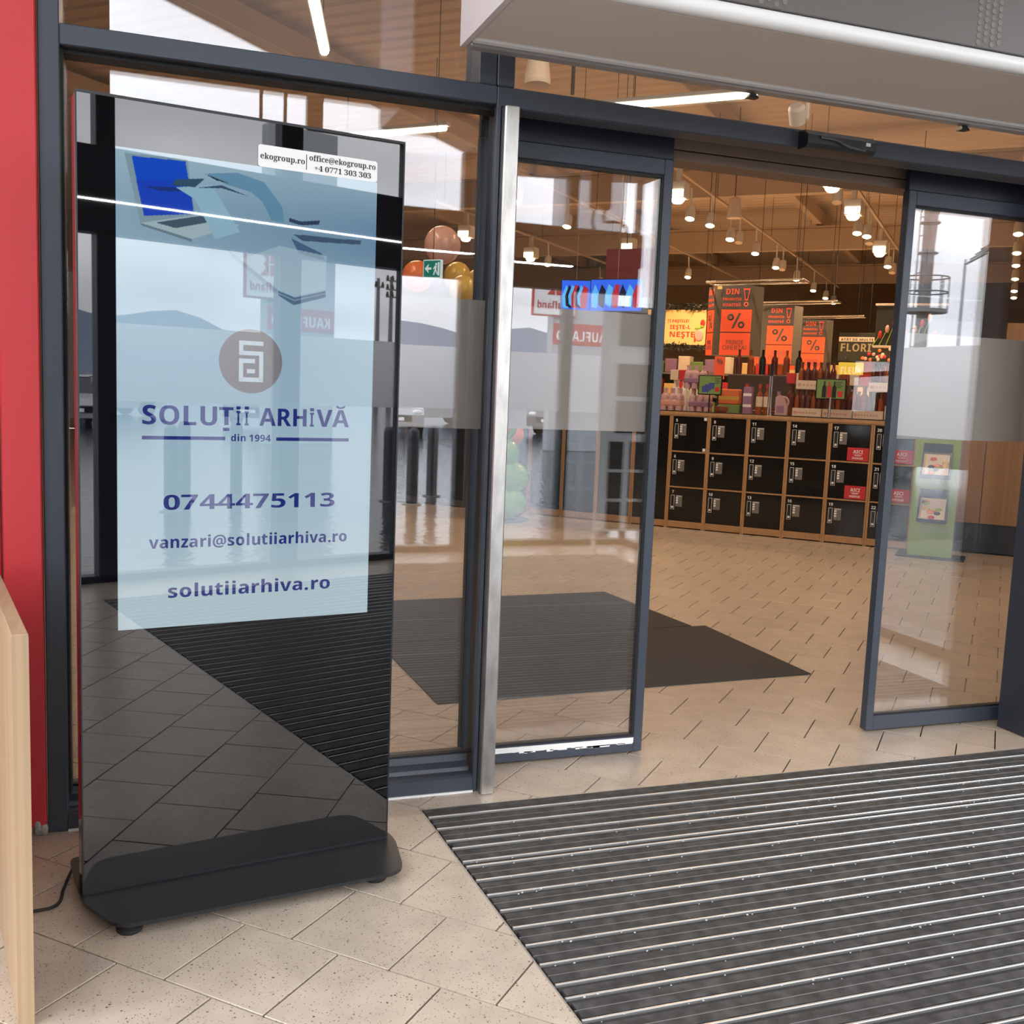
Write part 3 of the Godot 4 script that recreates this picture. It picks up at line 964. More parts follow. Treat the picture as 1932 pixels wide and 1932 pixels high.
	make_car("silver car parked at the far left of the car park", M.car_silver, Vector3(10.6, -0.03, 36.0), 1.4, 0.0)
	make_car("dark grey car parked behind the bollards", M.car_grey, Vector3(5.2, -0.03, 33.0), -0.3, 0.1)
	make_car("dark grey car parked side on, to the right beyond the side glazing", M.car_grey, Vector3(15.4, -0.03, 12.4), -0.72, 0.12)
	# pedestrian crossing sign
	var cs := thing("crossing_sign", "blue pedestrian crossing sign with a lime border on a post", "road sign", Vector3(13.35, -0.03, 26.6), PI + 0.35)
	obj("post", tube(mb(), Vector3.ZERO, Vector3(0, 2.3, 0), 0.03, 0.03, 8), M.galv, cs)
	obj("border", lim(mb(), -0.36, 0.36, 1.52, 2.24, 0.03, 0.045, 0.004), M.sign_yellow, cs)
	obj("plate", lim(mb(), -0.29, 0.29, 1.59, 2.17, 0.045, 0.052), M.sign_blue, cs)
	obj("triangle", prism(mb(), poly([-0.24, 1.63, 0.24, 1.63, 0.0, 2.10]), 0.052, 0.058), M.white_ink, cs)
	var wk := mb()
	ball(wk, Vector3(0.0, 1.95, 0.06), Vector3(0.03, 0.03, 0.006), 8, 6)
	prism(wk, poly([-0.03, 1.80, 0.03, 1.80, 0.025, 1.92, -0.025, 1.92]), 0.058, 0.064)
	prism(wk, poly([-0.03, 1.80, 0.0, 1.80, -0.07, 1.66, -0.10, 1.66]), 0.058, 0.064)
	prism(wk, poly([0.0, 1.80, 0.03, 1.80, 0.10, 1.66, 0.07, 1.66]), 0.058, 0.064)
	obj("walker", wk, M.black_ink, cs)
	# tall mast with ladder and platform
	var m := thing("floodlight_mast", "tall grey mast with a ladder and a railed platform", "mast", Vector3(20, -0.03, 19.3))
	obj("shaft", tube(mb(), Vector3.ZERO, Vector3(0, 16, 0), 0.17, 0.17, 12), M.galv, m)
	obj("shaft_top", tube(mb(), Vector3(0, 6.0, 0), Vector3(0, 16, 0), 0.18, 0.42, 12), M.galv, m)
	obj("platform", lathe(mb(), [Vector2(0.0, 0.0), Vector2(0.62, 0.0), Vector2(0.62, 0.10), Vector2(0.0, 0.10)], Vector3(0, 4.0, 0), 16), M.galv, m)
	for y in [4.55, 4.95]:
		obj("rail", torus(mb(), Vector3(0, y, 0), 0.60, 0.02, Basis(Vector3.RIGHT, PI / 2), 18, 6), M.galv, m)
	for k in 8:
		var e := Vector3(cos(TAU * k / 8), 0, sin(TAU * k / 8)) * 0.60
		obj("stanchion", tube(mb(), e + Vector3.UP * 4.0, e + Vector3.UP * 4.95, 0.018, 0.018, 6), M.galv, m)
	for x in [0.24, 0.40]:
		obj("ladder_stringer", tube(mb(), Vector3(0.0, 0.4, x), Vector3(0.0, 14.0, x), 0.02, 0.02, 6), M.galv, m)
	for k in 24:
		obj("rung", tube(mb(), Vector3(0, 0.6 + k * 0.5, 0.24), Vector3(0, 0.6 + k * 0.5, 0.40), 0.015, 0.015, 5), M.galv, m)
	for y in [2.4, 5.6, 6.4, 7.4, 8.6]:
		obj("clamp_ring", torus(mb(), Vector3(0, y, 0), 0.24, 0.03, Basis(Vector3.RIGHT, PI / 2), 14, 6), M.galv, m)
	var l := thing("street_light", "thin street light with four slanted lamp heads, behind the mast", "street light", Vector3(30, -0.03, 28.8))
	obj("pole", tube(mb(), Vector3.ZERO, Vector3(0, 7.2, 0), 0.09, 0.05, 8), M.sign_grey, l)
	for k in 4:
		obj("lamp_head", box(mb(), Vector3(0.0, 0.0, -0.55 - 0.1 * k), Vector3(0.16, 0.05, 1.1), 0.02, Transform3D(Basis(Vector3.RIGHT, 0.30), Vector3(0.15 * k, 7.0 + 0.16 * k, 0.0))), M.sign_grey, l)

func make_car(label: String, paint: Material, at: Vector3, turn: float, taller: float) -> void:
	var c := thing("car", label, "car", at, turn + PI)
	var h := taller
	var body := poly([-2.05, 0.28, -2.08, 0.62, -1.95, 0.80 + h * 0.5, -1.0, 0.92 + h * 0.5, 1.75, 0.98 + h * 0.5, 2.02, 0.86 + h * 0.4, 2.06, 0.30])
	var side := Transform3D(Basis(Vector3(0, 0, -1), Vector3(0, 1, 0), Vector3(1, 0, 0)), Vector3.ZERO)
	obj("body", prism(mb(), body, -0.86, 0.86, side), paint, c)
	obj("roof", prism(mb(), poly([-0.25, 1.42 + h, 1.15, 1.42 + h, 1.25, 1.37 + h, -0.38, 1.37 + h]), -0.62, 0.62, side), paint, c)
	obj("window_band", prism(mb(), poly([-1.02, 0.92 + h * 0.5, -0.33, 1.38 + h, 1.22, 1.38 + h, 1.72, 0.97 + h * 0.5]), -0.66, 0.66, side), M.car_glass, c)
	for x in [-0.80, 0.80]:
		for z in [-1.3, 1.3]:
			obj("wheel", tube(mb(), Vector3(x - 0.09, 0.31, z), Vector3(x + 0.09, 0.31, z), 0.31, 0.31, 16), M.black_rubber, c)
		obj("headlight", ball(mb(), Vector3(x * 0.82, 0.70, 2.0), Vector3(0.17, 0.08, 0.09), 10, 6), M.white_gloss, c)
		obj("tail_light", lim(mb(), x * 0.95 - 0.1, x * 0.95 + 0.1, 0.72, 0.86, -2.05, -1.98), M.red_ink, c)
	obj("grille", lim(mb(), -0.5, 0.5, 0.42, 0.60, 2.03, 2.085, 0.01), M.black_matte, c)
	obj("number_plate", lim(mb(), -0.26, 0.26, 0.44, 0.54, 2.085, 2.095), M.white_ink, c)

# ---------------------------------------------------------------- advertising kiosk
func build_kiosk() -> void:
	var k := thing("advertising_kiosk", "tall black glass advertising kiosk with a lit pale blue screen, left of the doors", "kiosk", Vector3(-0.163, 0, 0.543), deg_to_rad(9.46))
	var W := 0.884
	var y0 := 0.05
	var H := 2.097
	obj("case", lim(mb(), 0.0, W, y0, y0 + H, -0.085, -0.0075, 0.006), M.black_gloss, k)
	obj("rim", lim(mb(), 0.0, W, y0 + H - 0.007, y0 + H, -0.0075, 0.0), M.black_satin, k)
	for x in [0.0, W - 0.004]:
		obj("rim", lim(mb(), x, x + 0.004, y0, y0 + H - 0.007, -0.0075, 0.0), M.black_satin, k)
	obj("glass_front", lim(mb(), 0.004, W - 0.004, y0, y0 + H - 0.007, -0.0075, -0.0011), M.panel_gloss, k).set_meta("label", "glossy black glass front")
	# lit screen
	var tex := screen_image()
	var sm := glow("screen_print", Color.WHITE, 0.98)
	sm.emission = Color.WHITE
	sm.emission_operator = BaseMaterial3D.EMISSION_OP_MULTIPLY
	sm.emission_texture = tex
	var q := SurfaceTool.new()
	q.begin(Mesh.PRIMITIVE_TRIANGLES)
	var sx0 := 0.094
	var sx1 := 0.800
	var sy0 := y0 + 0.720
	var sy1 := y0 + 1.972
	var zs := -0.0008
	for v in [[sx0, sy0, 0, 1], [sx0, sy1, 0, 0], [sx1, sy1, 1, 0], [sx0, sy0, 0, 1], [sx1, sy1, 1, 0], [sx1, sy0, 1, 1]]:
		q.set_normal(Vector3(0, 0, 1))
		q.set_uv(Vector2(v[2], v[3]))
		q.add_vertex(Vector3(v[0], v[1], zs))
	var scr := obj("screen", q, sm, k)
	scr.set_meta("label", "lit pale blue screen with a laptop picture")
	var sl := AreaLight3D.new()
	sl.name = "screen_light"
	sl.area_size = Vector2(0.70, 1.24)
	sl.light_color = Color(0.66, 0.76, 0.82)
	sl.light_energy = 0.05
	sl.shadow_enabled = true
	sl.position = k.transform * Vector3(0.447, y0 + 1.346, 0.006)
	sl.rotation.y = PI + k.rotation.y
	add_child(sl)
	var ink := glow("screen_navy", lin(0.012, 0.020, 0.16), 1.0)
	var grey := glow("screen_grey", lin(0.17, 0.165, 0.175), 1.0)
	var pale := glow("screen_pale", lin(0.44, 0.52, 0.58), 1.0)
	var zt := -0.0004
	var disc := mb()
	tube(disc, Vector3(0.443, y0 + 1.449, zt - 0.0004), Vector3(0.443, y0 + 1.449, zt), 0.0875, 0.0875, 48)
	obj("emblem_disc", disc, grey, scr)
	var e := mb()       # angular S over an A, as one ribbon
	for r in [[0.410, 0.477, 1.493, 1.5044], [0.410, 0.4215, 1.4655, 1.493], [0.410, 0.477, 1.4655, 1.477], [0.4655, 0.477, 1.393, 1.4655], [0.410, 0.454, 1.444, 1.456], [0.410, 0.4215, 1.393, 1.444], [0.410, 0.477, 1.393, 1.4052], [0.432, 0.454, 1.4166, 1.428]]:
		lim(e, r[0], r[1], y0 + r[2], y0 + r[3], zt, zt + 0.0004)
	obj("emblem", e, pale, scr)
	var t := func(text: String, x0: float, x1: float, yb: float, yt: float, kind: String) -> void:
		lettering(scr, text, Vector3((x0 + x1) / 2, y0 + (yb + yt) / 2, zt), x1 - x0, yt - yb, ink, kind, 0.0, "lettering", 0.5)
	t.call("SOLU", 0.157, 0.352, 1.271, 1.323, "sans bold")
	t.call("T", 0.357, 0.396, 1.273, 1.322, "sans bold")
	t.call("-", 0.368, 0.385, 1.257, 1.266, "sans bold")
	for x in [0.404, 0.427]:
		t.call("I", x, x + 0.0115, 1.273, 1.3125, "sans bold")
		t.call("-", x, x + 0.0115, 1.3165, 1.3255, "sans bold")
	t.call("ARH", 0.468, 0.603, 1.273, 1.322, "sans bold")
	t.call("I", 0.613, 0.6245, 1.273, 1.3125, "sans bold")
	t.call("-", 0.613, 0.6245, 1.3165, 1.3255, "sans bold")
	t.call("VA", 0.632, 0.730, 1.273, 1.322, "sans bold")
	t.call("˘", 0.690, 0.718, 1.3255, 1.3335, "sans bold")
	t.call("din 1994", 0.390, 0.501, 1.229, 1.249, "sans bold")
	t.call("0744475113", 0.211, 0.691, 1.042, 1.083, "sans bold")
	t.call("vanzari@solutiiarhiva.ro", 0.173, 0.730, 0.934, 0.972, "sans bold")
	t.call("solutiiarhiva.ro", 0.223, 0.681, 0.799, 0.839, "sans bold")
	var rule := mb()
	lim(rule, 0.156, 0.374, y0 + 1.2315, y0 + 1.2410, zt, zt + 0.0004)
	obj("rule", rule, ink, scr)
	rule = mb()
	lim(rule, 0.516, 0.730, y0 + 1.2315, y0 + 1.2410, zt, zt + 0.0004)
	obj("rule", rule, ink, scr)
	for m in [sm, ink, grey, pale]:      # all of it lies under the same smooth glass
		m.roughness = 0.012
		m.metallic_specular = 0.72
		m.albedo_color = lin(0.003, 0.003, 0.004)
	# sticker
	var sp := PackedVector2Array()
	for c in [[0.792, 2.023, 0.0], [0.464, 2.023, 90.0], [0.464, 1.979, 180.0], [0.792, 1.979, 270.0]]:
		for i in 5:
			var an := deg_to_rad(c[2] + 22.5 * i)
			sp.append(Vector2(c[0] + 0.007 * cos(an), y0 + c[1] + 0.007 * sin(an)))
	var stk := obj("sticker", prism(mb(), sp, 0.0, 0.0006), M.white_paint, k)
	stk.set_meta("label", "white sticker with black serif print")
	lettering(stk, "ekogroup.ro", Vector3(0.5245, y0 + 1.999, 0.0009), 0.123, 0.021, M.black_ink, "serif bold")
	lettering(stk, "office@ekogroup.ro", Vector3(0.696, y0 + 2.012, 0.0009), 0.194, 0.021, M.black_ink, "serif bold")
	lettering(stk, "+4 0771 303 303", Vector3(0.697, y0 + 1.988, 0.0009), 0.166, 0.015, M.black_ink, "serif bold")
	obj("divider", lim(mb(), 0.590, 0.592, y0 + 1.980, y0 + 2.021, 0.0006, 0.001), M.black_ink, stk)
	# base plate and feet
	var bp := PackedVector2Array()
	var corners := [[Vector2(-0.008, -0.25), 0.03], [Vector2(0.898, -0.25), 0.03], [Vector2(0.903, 0.02), 0.03], [Vector2(0.848, 0.224), 0.06], [Vector2(0.058, 0.205), 0.05], [Vector2(-0.006, 0.03), 0.03]]
	for i in corners.size():
		var c: Vector2 = corners[i][0]
		var p: Vector2 = corners[i - 1][0]
		var n: Vector2 = corners[(i + 1) % corners.size()][0]
		var r: float = corners[i][1]
		var a := c + (p - c).normalized() * r
		var b := c + (n - c).normalized() * r
		for s in 6:
			var f := s / 5.0
			bp.append(a.lerp(c, f).lerp(c.lerp(b, f), f))
	var bs := mb()
	prism(bs, bp, 0.034, 0.044, flat_xf())
	lim(bs, 0.0, W, 0.044, 0.051, -0.085, -0.001)
	obj("base_plate", bs, M.black_satin, k)
	for f in [[0.097, 0.152], [0.786, 0.150], [0.097, -0.18], [0.786, -0.18]]:
		obj("foot", lathe(mb(), [Vector2(0.0, 0.0), Vector2(0.031, 0.0), Vector2(0.034, 0.004), Vector2(0.034, 0.012), Vector2(0.026, 0.018), Vector2(0.026, 0.034), Vector2(0.0, 0.034)], Vector3(f[0], 0, f[1]), 24), M.black_rubber, k)
	# its power cord
	var pc := mb()
	cable(pc, [Vector3(-0.10, 0.006, 0.12), Vector3(-0.19, 0.006, 0.24), Vector3(-0.219, 0.006, 0.40), Vector3(-0.224, 0.006, 0.48), Vector3(-0.245, 0.006, 0.515), Vector3(-0.30, 0.006, 0.53), Vector3(-0.318, 0.006, 0.60)], 0.0045, 8)
	tag(obj("power_cord", pc, M.black_rubber), "thin black power cord on the tiles behind the kiosk's base", "cord")

# ---------------------------------------------------------------- ribbed entrance mat
func build_entrance_mat() -> void:
	var m := thing("entrance_mat", "large ribbed aluminium and grey entrance mat set into the tiles before the doors", "mat", Vector3.ZERO)
	var left := func(z: float) -> float: return lerpf(MAT[0].x, MAT[3].x, (z - 0.112) / 4.388)
	var right := func(z: float) -> float: return lerpf(MAT[1].x, MAT[2].x, (z - 0.112) / 4.388)
	var tray := mb()
	prism(tray, poly([MAT[0].x, MAT[0].y, MAT[1].x, MAT[1].y, MAT[2].x, MAT[2].y, MAT[3].x, MAT[3].y]), -0.0135, -0.0125, flat_xf())
	obj("tray", tray, M.black_rubber, m)
	var edge := mb()
	for q in [[MAT[0], MAT[3], 0.004], [MAT[1], MAT[2], -0.004]]:
		prism(edge, PackedVector2Array([q[0], q[1], q[1] + Vector2(q[2], 0), q[0] + Vector2(q[2], 0)]), -0.012, 0.001, flat_xf())
	prism(edge, PackedVector2Array([MAT[0], MAT[1], MAT[1] + Vector2(0, 0.005), MAT[0] + Vector2(0, 0.005)]), -0.012, 0.001, flat_xf())
	obj("edge_frame", edge, M.alu_dull, m)
	var strip := func(called: String, z0: float, z1: float, y: float, b: float, mm: Material, inset: float) -> void:
		var st := mb()
		var x0: float = left.call(z0) + 0.008 + inset
		var x1: float = left.call(z1) + 0.008 + inset
		var r0: float = right.call(z0) - 0.008
		var top0 := y - b
		face(st, [Vector3(x0, y, z0 + b), Vector3(r0, y, z0 + b), Vector3(r0, y, z1 - b), Vector3(x1, y, z1 - b)], Vector3.UP)
		face(st, [Vector3(x0, top0, z0), Vector3(r0, top0, z0), Vector3(r0, y, z0 + b), Vector3(x0, y, z0 + b)], Vector3(0, 1, -1))
		face(st, [Vector3(x1, top0, z1), Vector3(r0, top0, z1), Vector3(r0, y, z1 - b), Vector3(x1, y, z1 - b)], Vector3(0, 1, 1))
		face(st, [Vector3(x0, -0.012, z0), Vector3(r0, -0.012, z0), Vector3(r0, top0, z0), Vector3(x0, top0, z0)], Vector3(0, 0, -1))
		face(st, [Vector3(x1, -0.012, z1), Vector3(r0, -0.012, z1), Vector3(r0, top0, z1), Vector3(x1, top0, z1)], Vector3(0, 0, 1))
		face(st, [Vector3(x0, -0.012, z0), Vector3(x0, y, z0), Vector3(x1, y, z1), Vector3(x1, -0.012, z1)], Vector3(-1, 0, 0))
		obj(called, st, mm, m)
	# positions of the bright rails, measured from the doors
	var rails := [0.178, 0.274, 0.370, 0.426, 0.522, 0.556, 0.648, 0.742, 0.836, 0.932, 1.026, 1.122, 1.216, 1.276, 1.368]
	while rails[-1] < 4.40:
		rails.append(rails[-1] + (0.094 if rails.size() % 9 != 0 else 0.058))
	strip.call("insert", 0.119, 0.146, 0.001, 0.001, M.mat_insert, 0.0)
	strip.call("insert", 0.149, 0.172, 0.001, 0.001, M.mat_insert, 0.0)
	for i in rails.size():
		var z: float = rails[i]
		var nx: float = rails[i + 1] if i + 1 < rails.size() else 4.49
		strip.call("rail", z, z + 0.0075, 0.0025, 0.0015, M.alu, rng.randf() * 0.004)
		strip.call("brush_strip", z + 0.0085, z + 0.024, -0.005, 0.001, M.mat_brush, 0.004)
		if nx - z > 0.05:
			var a := z + 0.0255
			var b := nx - 0.004
			var n := 2 if b - a > 0.04 else 1
			if n == 2:
				strip.call("thin_rail", (a + b) / 2 - 0.0020, (a + b) / 2 + 0.0005, 0.0012, 0.0006, M.rail_dull, rng.randf() * 0.004)
			for k in n:
				strip.call("insert", lerpf(a, b, float(k) / n), lerpf(a, b, float(k + 1) / n) - 0.0025, 0.001, 0.001, M.mat_insert, rng.randf() * 0.01)
	# crumbs of grit caught in the brush strips
	var grit := mb()
	for k in 420:
		var z: float = rails[rng.randi() % 15] + rng.randf_range(0.006, 0.026)
		var x := rng.randf_range(left.call(z) + 0.03, 3.4)
		var r := rng.randf_range(0.0008, 0.0028)
		ball(grit, Vector3(x, 0.0005, z), Vector3(r * 1.6, r, r), 5, 4)
	obj("grit", grit, M.sign_grey, m).set_meta("kind", "stuff")

func build_entrance_things() -> void:
	# two dark floor mats inside
	var a := prism(mb(), poly([1.262, -1.02, 3.352, -1.105, 3.36, -2.23, 1.232, -2.16]), 0.0005, 0.007, flat_xf())
	tag(obj("floor_mat", a, M.carpet), "dark grey floor mat on the tiles just inside the doors, nearer one", "mat", "floor mats inside the doors")
	var b := prism(mb(), poly([1.255, -2.172, 3.268, -2.242, 3.168, -3.356, 1.30, -3.27]), 0.0005, 0.007, flat_xf())
	tag(obj("floor_mat", b, M.carpet), "dark grey floor mat on the tiles inside, the one further into the shop", "mat", "floor mats inside the doors")
	# plain wooden panel at the left edge
	var w := thing("wooden_stand", "pale wooden panel stand in front of the red wall, cut by the left edge", "stand", Vector3(-0.2525, 0, 1.05), atan2(0.147, 0.762))
	obj("side_panel", lim(mb(), -0.0165, 0.0165, 0.0, 0.893, -0.86, 0.0, 0.0015), M.pale_wood, w)
	obj("edge_band", lim(mb(), -0.0168, 0.0168, 0.002, 0.888, 0.0, 0.0012), M.pale_wood, w)
	obj("back_panel", lim(mb(), -0.60, -0.017, 0.0, 0.893, -0.86, -0.84, 0.0015), M.pale_wood, w)

# ---------------------------------------------------------------- lockers
func build_lockers() -> void:
	var S := 8.6
	var edges := [-0.895, -0.473, -0.050, 0.374, 0.795, 1.216, 1.638]
	for i in 6:
		var t0: float = edges[i]
		var t1: float = edges[i + 1]
		var n0 := 5 + 3 * i
		var l := thing("locker_column", "wooden locker column with black doors numbered %d, %d and %d" % [n0, n0 + 1, n0 + 2], "locker", shop(S, t0), SHOP_TURN)
		var w := t1 - t0
		obj("carcass", locker_frame(w), M.beech, l)
		for r in 3:
			var ya: float = [0.862, 0.470, 0.086][r]
			var yb: float = [1.232, 0.838, 0.446][r]
			var d := obj("door", lim(mb(), 0.024, w - 0.024, ya, yb, -0.022, -0.006, 0.002), M.black_gloss, l)
			lettering(d, str(n0 + r), Vector3(0.062, yb - 0.042, -0.004), 0.0, 0.032, M.white_ink)
			obj("lock_plate", lim(mb(), 0.046, 0.082, yb - 0.235, yb - 0.080, -0.006, 0.002, 0.003), M.black_satin, d)
			var ring := mb()
			for q in [[0.044, 0.084, yb - 0.238, yb - 0.235], [0.044, 0.084, yb - 0.082, yb - 0.079], [0.044, 0.047, yb - 0.238, yb - 0.079], [0.081, 0.084, yb - 0.238, yb - 0.079]]:
				lim(ring, q[0], q[1], q[2], q[3], -0.006, 0.003)
			tube(ring, Vector3(0.064, yb - 0.212, 0.002), Vector3(0.064, yb - 0.212, 0.004), 0.012, 0.012, 12)
			obj("lock_outline", ring, M.white_ink, d)
			var info := obj("info_label", lim(mb(), 0.098, 0.172, yb - 0.205, yb - 0.078, -0.006, -0.004), M.grey_label, d)
			var ln := mb()
			for q in 3:
				lim(ln, 0.102, 0.125, yb - 0.118 - q * 0.026, yb - 0.100 - q * 0.026, -0.004, -0.003)
			lim(ln, 0.102, 0.168, yb - 0.092, yb - 0.086, -0.004, -0.003)
			obj("print", ln, M.white_ink, info)
			if i >= 4 and r < 2:
				var k := obj("red_sticker", lim(mb(), w - 0.235, w - 0.026, ya + 0.004, ya + 0.140, -0.006, -0.003), M.red_sticker, d)
				k.set_meta("label", "red sticker with white print")
				lettering(d, "AICI", Vector3(w - 0.130, ya + 0.098, -0.002), 0.095, 0.034, M.white_ink)
				lettering(d, "ENERGIE", Vector3(w - 0.130, ya + 0.032, -0.002), 0.105, 0.020, M.white_ink)
				var rl := mb()
				lim(rl, w - 0.17, w - 0.09, ya + 0.066, ya + 0.070, -0.003, -0.002)
				lim(rl, w - 0.16, w - 0.10, ya + 0.056, ya + 0.060, -0.003, -0.002)
				obj("rule", rl, M.white_ink, d)
			if i == 0 and r == 0:
				for y in [ya + 0.002, yb - 0.034]:
					obj("white_tab", lim(mb(), w - 0.058, w - 0.026, y, y + 0.032, -0.006, -0.003), M.white_ink, d)
	for i in 13:
		var t0 := -1.317 - 0.424 * i
		var l := thing("tall_locker", "%s locker with one tall plain dark door, %s leftwards from the locker numbered 5" % ["wooden" if i < 5 else "dark grey", (ORD + ["thirteenth"])[i]], "locker", shop(S, t0), SHOP_TURN)
		obj("carcass", locker_frame(0.422, false), M.beech if i < 5 else M.slate_card, l)
		obj("door", lim(mb(), 0.024, 0.398, 0.086, 1.232, -0.022, -0.006, 0.002), M.black_gloss, l)
	var ct := thing("worktop", "long light wooden worktop lying on the lockers", "worktop", shop(S, 0, 1.247), SHOP_TURN)
	obj("board", lim(mb(), -6.45, 1.64, 0.0, 0.036, -0.75, 0.006, 0.003), M.beech, ct)

func locker_frame(w: float, shelves := true) -> SurfaceTool:
	var st := mb()
	lim(st, 0.0005, 0.021, 0.0, 1.246, -0.45, 0.0, 0.002)
	lim(st, w - 0.021, w - 0.0005, 0.0, 1.246, -0.45, 0.0, 0.002)
	lim(st, 0.021, w - 0.021, 0.012, 0.082, -0.45, -0.001, 0.002)
	lim(st, 0.021, w - 0.021, 1.236, 1.246, -0.45, -0.001)
	lim(st, 0.021, w - 0.021, 0.082, 1.236, -0.45, -0.435)
	if shelves:
		lim(st, 0.021, w - 0.021, 0.450, 0.466, -0.435, -0.001, 0.002)
		lim(st, 0.021, w - 0.021, 0.842, 0.858, -0.435, -0.001, 0.002)
	return st

# ---------------------------------------------------------------- goods and signs on the counter
func bottle_profile(r: float, h: float) -> Array:
	return [Vector2(0, 0), Vector2(r, 0), Vector2(r, h * 0.58), Vector2(r * 0.85, h * 0.68), Vector2(r * 0.36, h * 0.78), Vector2(r * 0.34, h * 0.93), Vector2(r * 0.42, h * 0.94), Vector2(r * 0.42, h), Vector2(0, h)]

func build_counter_goods() -> void:
	var S := 8.6
	var top := 1.283
	# glass screens on the counter, with the polished post between
	for k in 2:
		var t0: float = [-1.25, 0.165][k]
		var t1: float = [0.105, 1.60][k]
		var g := thing("counter_screen", ["clear glass screen on the counter left of the chrome post", "clear glass screen on the counter right of the chrome post"][k], "glass screen", shop(S + 0.12, t0, top), SHOP_TURN)
		obj("pane", box(mb(), Vector3((t1 - t0) / 2, 0.30, 0), Vector3(t1 - t0, 0.596, 0.008), 0.001, Transform3D(Basis(Vector3.RIGHT, deg_to_rad(-1.5)), Vector3(0, 0, 0.006))), M.glass, g)
		obj("foot_rail", lim(mb(), 0.0, t1 - t0, 0.0, 0.012, -0.012, 0.012, 0.002), M.black_satin, g)
	var cp := thing("chrome_post", "slim chrome post between the glass screens on the counter", "post", shop(S + 0.12, 0.135, top), SHOP_TURN)
	for x in [-0.013, 0.013]:
		obj("tube", tube(mb(), Vector3(x, 0.0, 0), Vector3(x * 0.8, 0.42, 0), 0.010, 0.010, 10), M.chrome, cp)
	obj("cap", lim(mb(), -0.016, 0.016, 0.42, 0.55, -0.014, 0.014, 0.005), M.black_satin, cp)
	# price card stands
	for k in 2:
		var t: float = [-0.500, 0.765][k]
		var p := thing("price_card_stand", ["green price card with blue boxes on a thin black stand on the counter", "green price card with three bottles on a chrome stand on the counter"][k], "price card", shop(S + 0.05, t, top), SHOP_TURN)
		obj("base", lim(mb(), -0.085 if k == 0 else -0.06, 0.12 if k == 0 else 0.16, 0.0, 0.006, -0.035, 0.05, 0.002), M.black_satin, p)
		obj("rod", tube(mb(), Vector3.ZERO, Vector3(0, 0.22, 0), 0.008 if k == 0 else 0.014, 0.008 if k == 0 else 0.014, 10), M.black_satin if k == 0 else M.chrome, p)
		var w: float = [0.264, 0.305][k]
		obj("frame", lim(mb(), -w / 2, w / 2, 0.195, 0.41, -0.010, 0.008, 0.007), M.black_satin, p)
		var c := obj("card", lim(mb(), -w / 2 + 0.013, w / 2 - 0.013, 0.208, 0.398, 0.008, 0.010), M.green_card, p)
		if k == 0:
			for q in [[-0.085, 0.225, 0.075], [-0.055, 0.245, 0.07], [-0.01, 0.262, 0.06]]:
				obj("box_picture", lim(mb(), q[0], q[0] + q[2], q[1], q[1] + 0.065, 0.010, 0.0112 + q[0] * 0.004), M.blue_ink, c)
			obj("price_tag", lim(mb(), 0.058, 0.105, 0.235, 0.280, 0.010, 0.0115), M.red_sticker, c)
		else:
			for q in [[-0.065, 0, 0.0], [-0.015, 1, 0.006], [0.035, 0, 0.0]]:
				var b := lathe(mb(), bottle_profile(0.021, 0.165), Vector3.ZERO, 12)
				var o := obj("bottle_picture", b, [M.black_ink, M.red_ink][q[1]], c)
				o.transform = Transform3D(Basis.from_scale(Vector3(1, 1, 0.05)), Vector3(q[0], 0.216, 0.0115 + q[2] * 0.1))
			obj("price_tag", lim(mb(), 0.070, 0.120, 0.225, 0.285, 0.010, 0.0115), M.red_sticker, c)
		var ln := mb()
		for q in 4:
			lim(ln, 0.05, 0.115 - 0.015 * (q % 2), 0.372 - q * 0.018, 0.378 - q * 0.018, 0.010, 0.0108)
		obj("print", ln, M.black_ink, c)
	# trays of bottles: a row of three and two on top
	var y2 := 0.295
	var spots := [[0.34, 0.0, "white tray of dark bottles on the counter, next to the jug", 8.92], [0.655, 0.0, "white tray of dark bottles on the counter, behind the right price card", 8.92], [0.965, 0.0, "white tray of dark bottles on the counter, right of the price card", 8.92], [0.36, y2, "white tray of bottles in the upper tier, left of the right price card", 8.93], [1.10, y2, "white tray of bottles in the upper tier, right of the price card", 8.93]]
	for k in 5:
		var p: Array = spots[k]
		var w := 0.30 if k < 3 else 0.40
		var b := thing("bottle_tray", p[2], "bottles", shop(p[3], p[0], top + p[1]), SHOP_TURN, "trays of bottles on the counter")
		if k >= 3:
			pass
		var tray := mb()
		lim(tray, 0.0, w, 0.0, 0.095, -0.012, 0.0)
		lim(tray, 0.0, w, 0.0, 0.095, -0.20, -0.188)
		lim(tray, 0.0, 0.008, 0.0, 0.095, -0.188, -0.012)
		lim(tray, w - 0.008, w, 0.0, 0.095, -0.188, -0.012)
		lim(tray, 0.0, w, 0.0, 0.006, -0.2, 0.0)
		obj("tray", tray, M.cream_card, b)
		var dots := mb()
		for i in 7:
			tube(dots, Vector3(w * (0.2 + 0.1 * i), 0.047, 0.0), Vector3(w * (0.2 + 0.1 * i), 0.047, 0.0012), 0.012, 0.012, 8)
		tube(dots, Vector3(w * 0.09, 0.047, 0.0), Vector3(w * 0.09, 0.047, 0.0014), 0.019, 0.019, 12)
		obj("print", dots, M.balloon_pink, b)
		var n := 5 if k < 3 else 6
		for i in n:
			for j in 2:
				obj("bottle", lathe(mb(), bottle_profile(0.026, 0.285), Vector3(0.036 + (w - 0.072) * i / (n - 1), 0.007, -0.05 - 0.09 * j), 10), M.wine_glass if (i + j + k) % 3 else M.amber_glass, b)
	var cb := thing("fruit_carton", "pale printed carton with a dark hand hole at the right end of the counter", "box", shop(8.90, 1.28, top), SHOP_TURN)
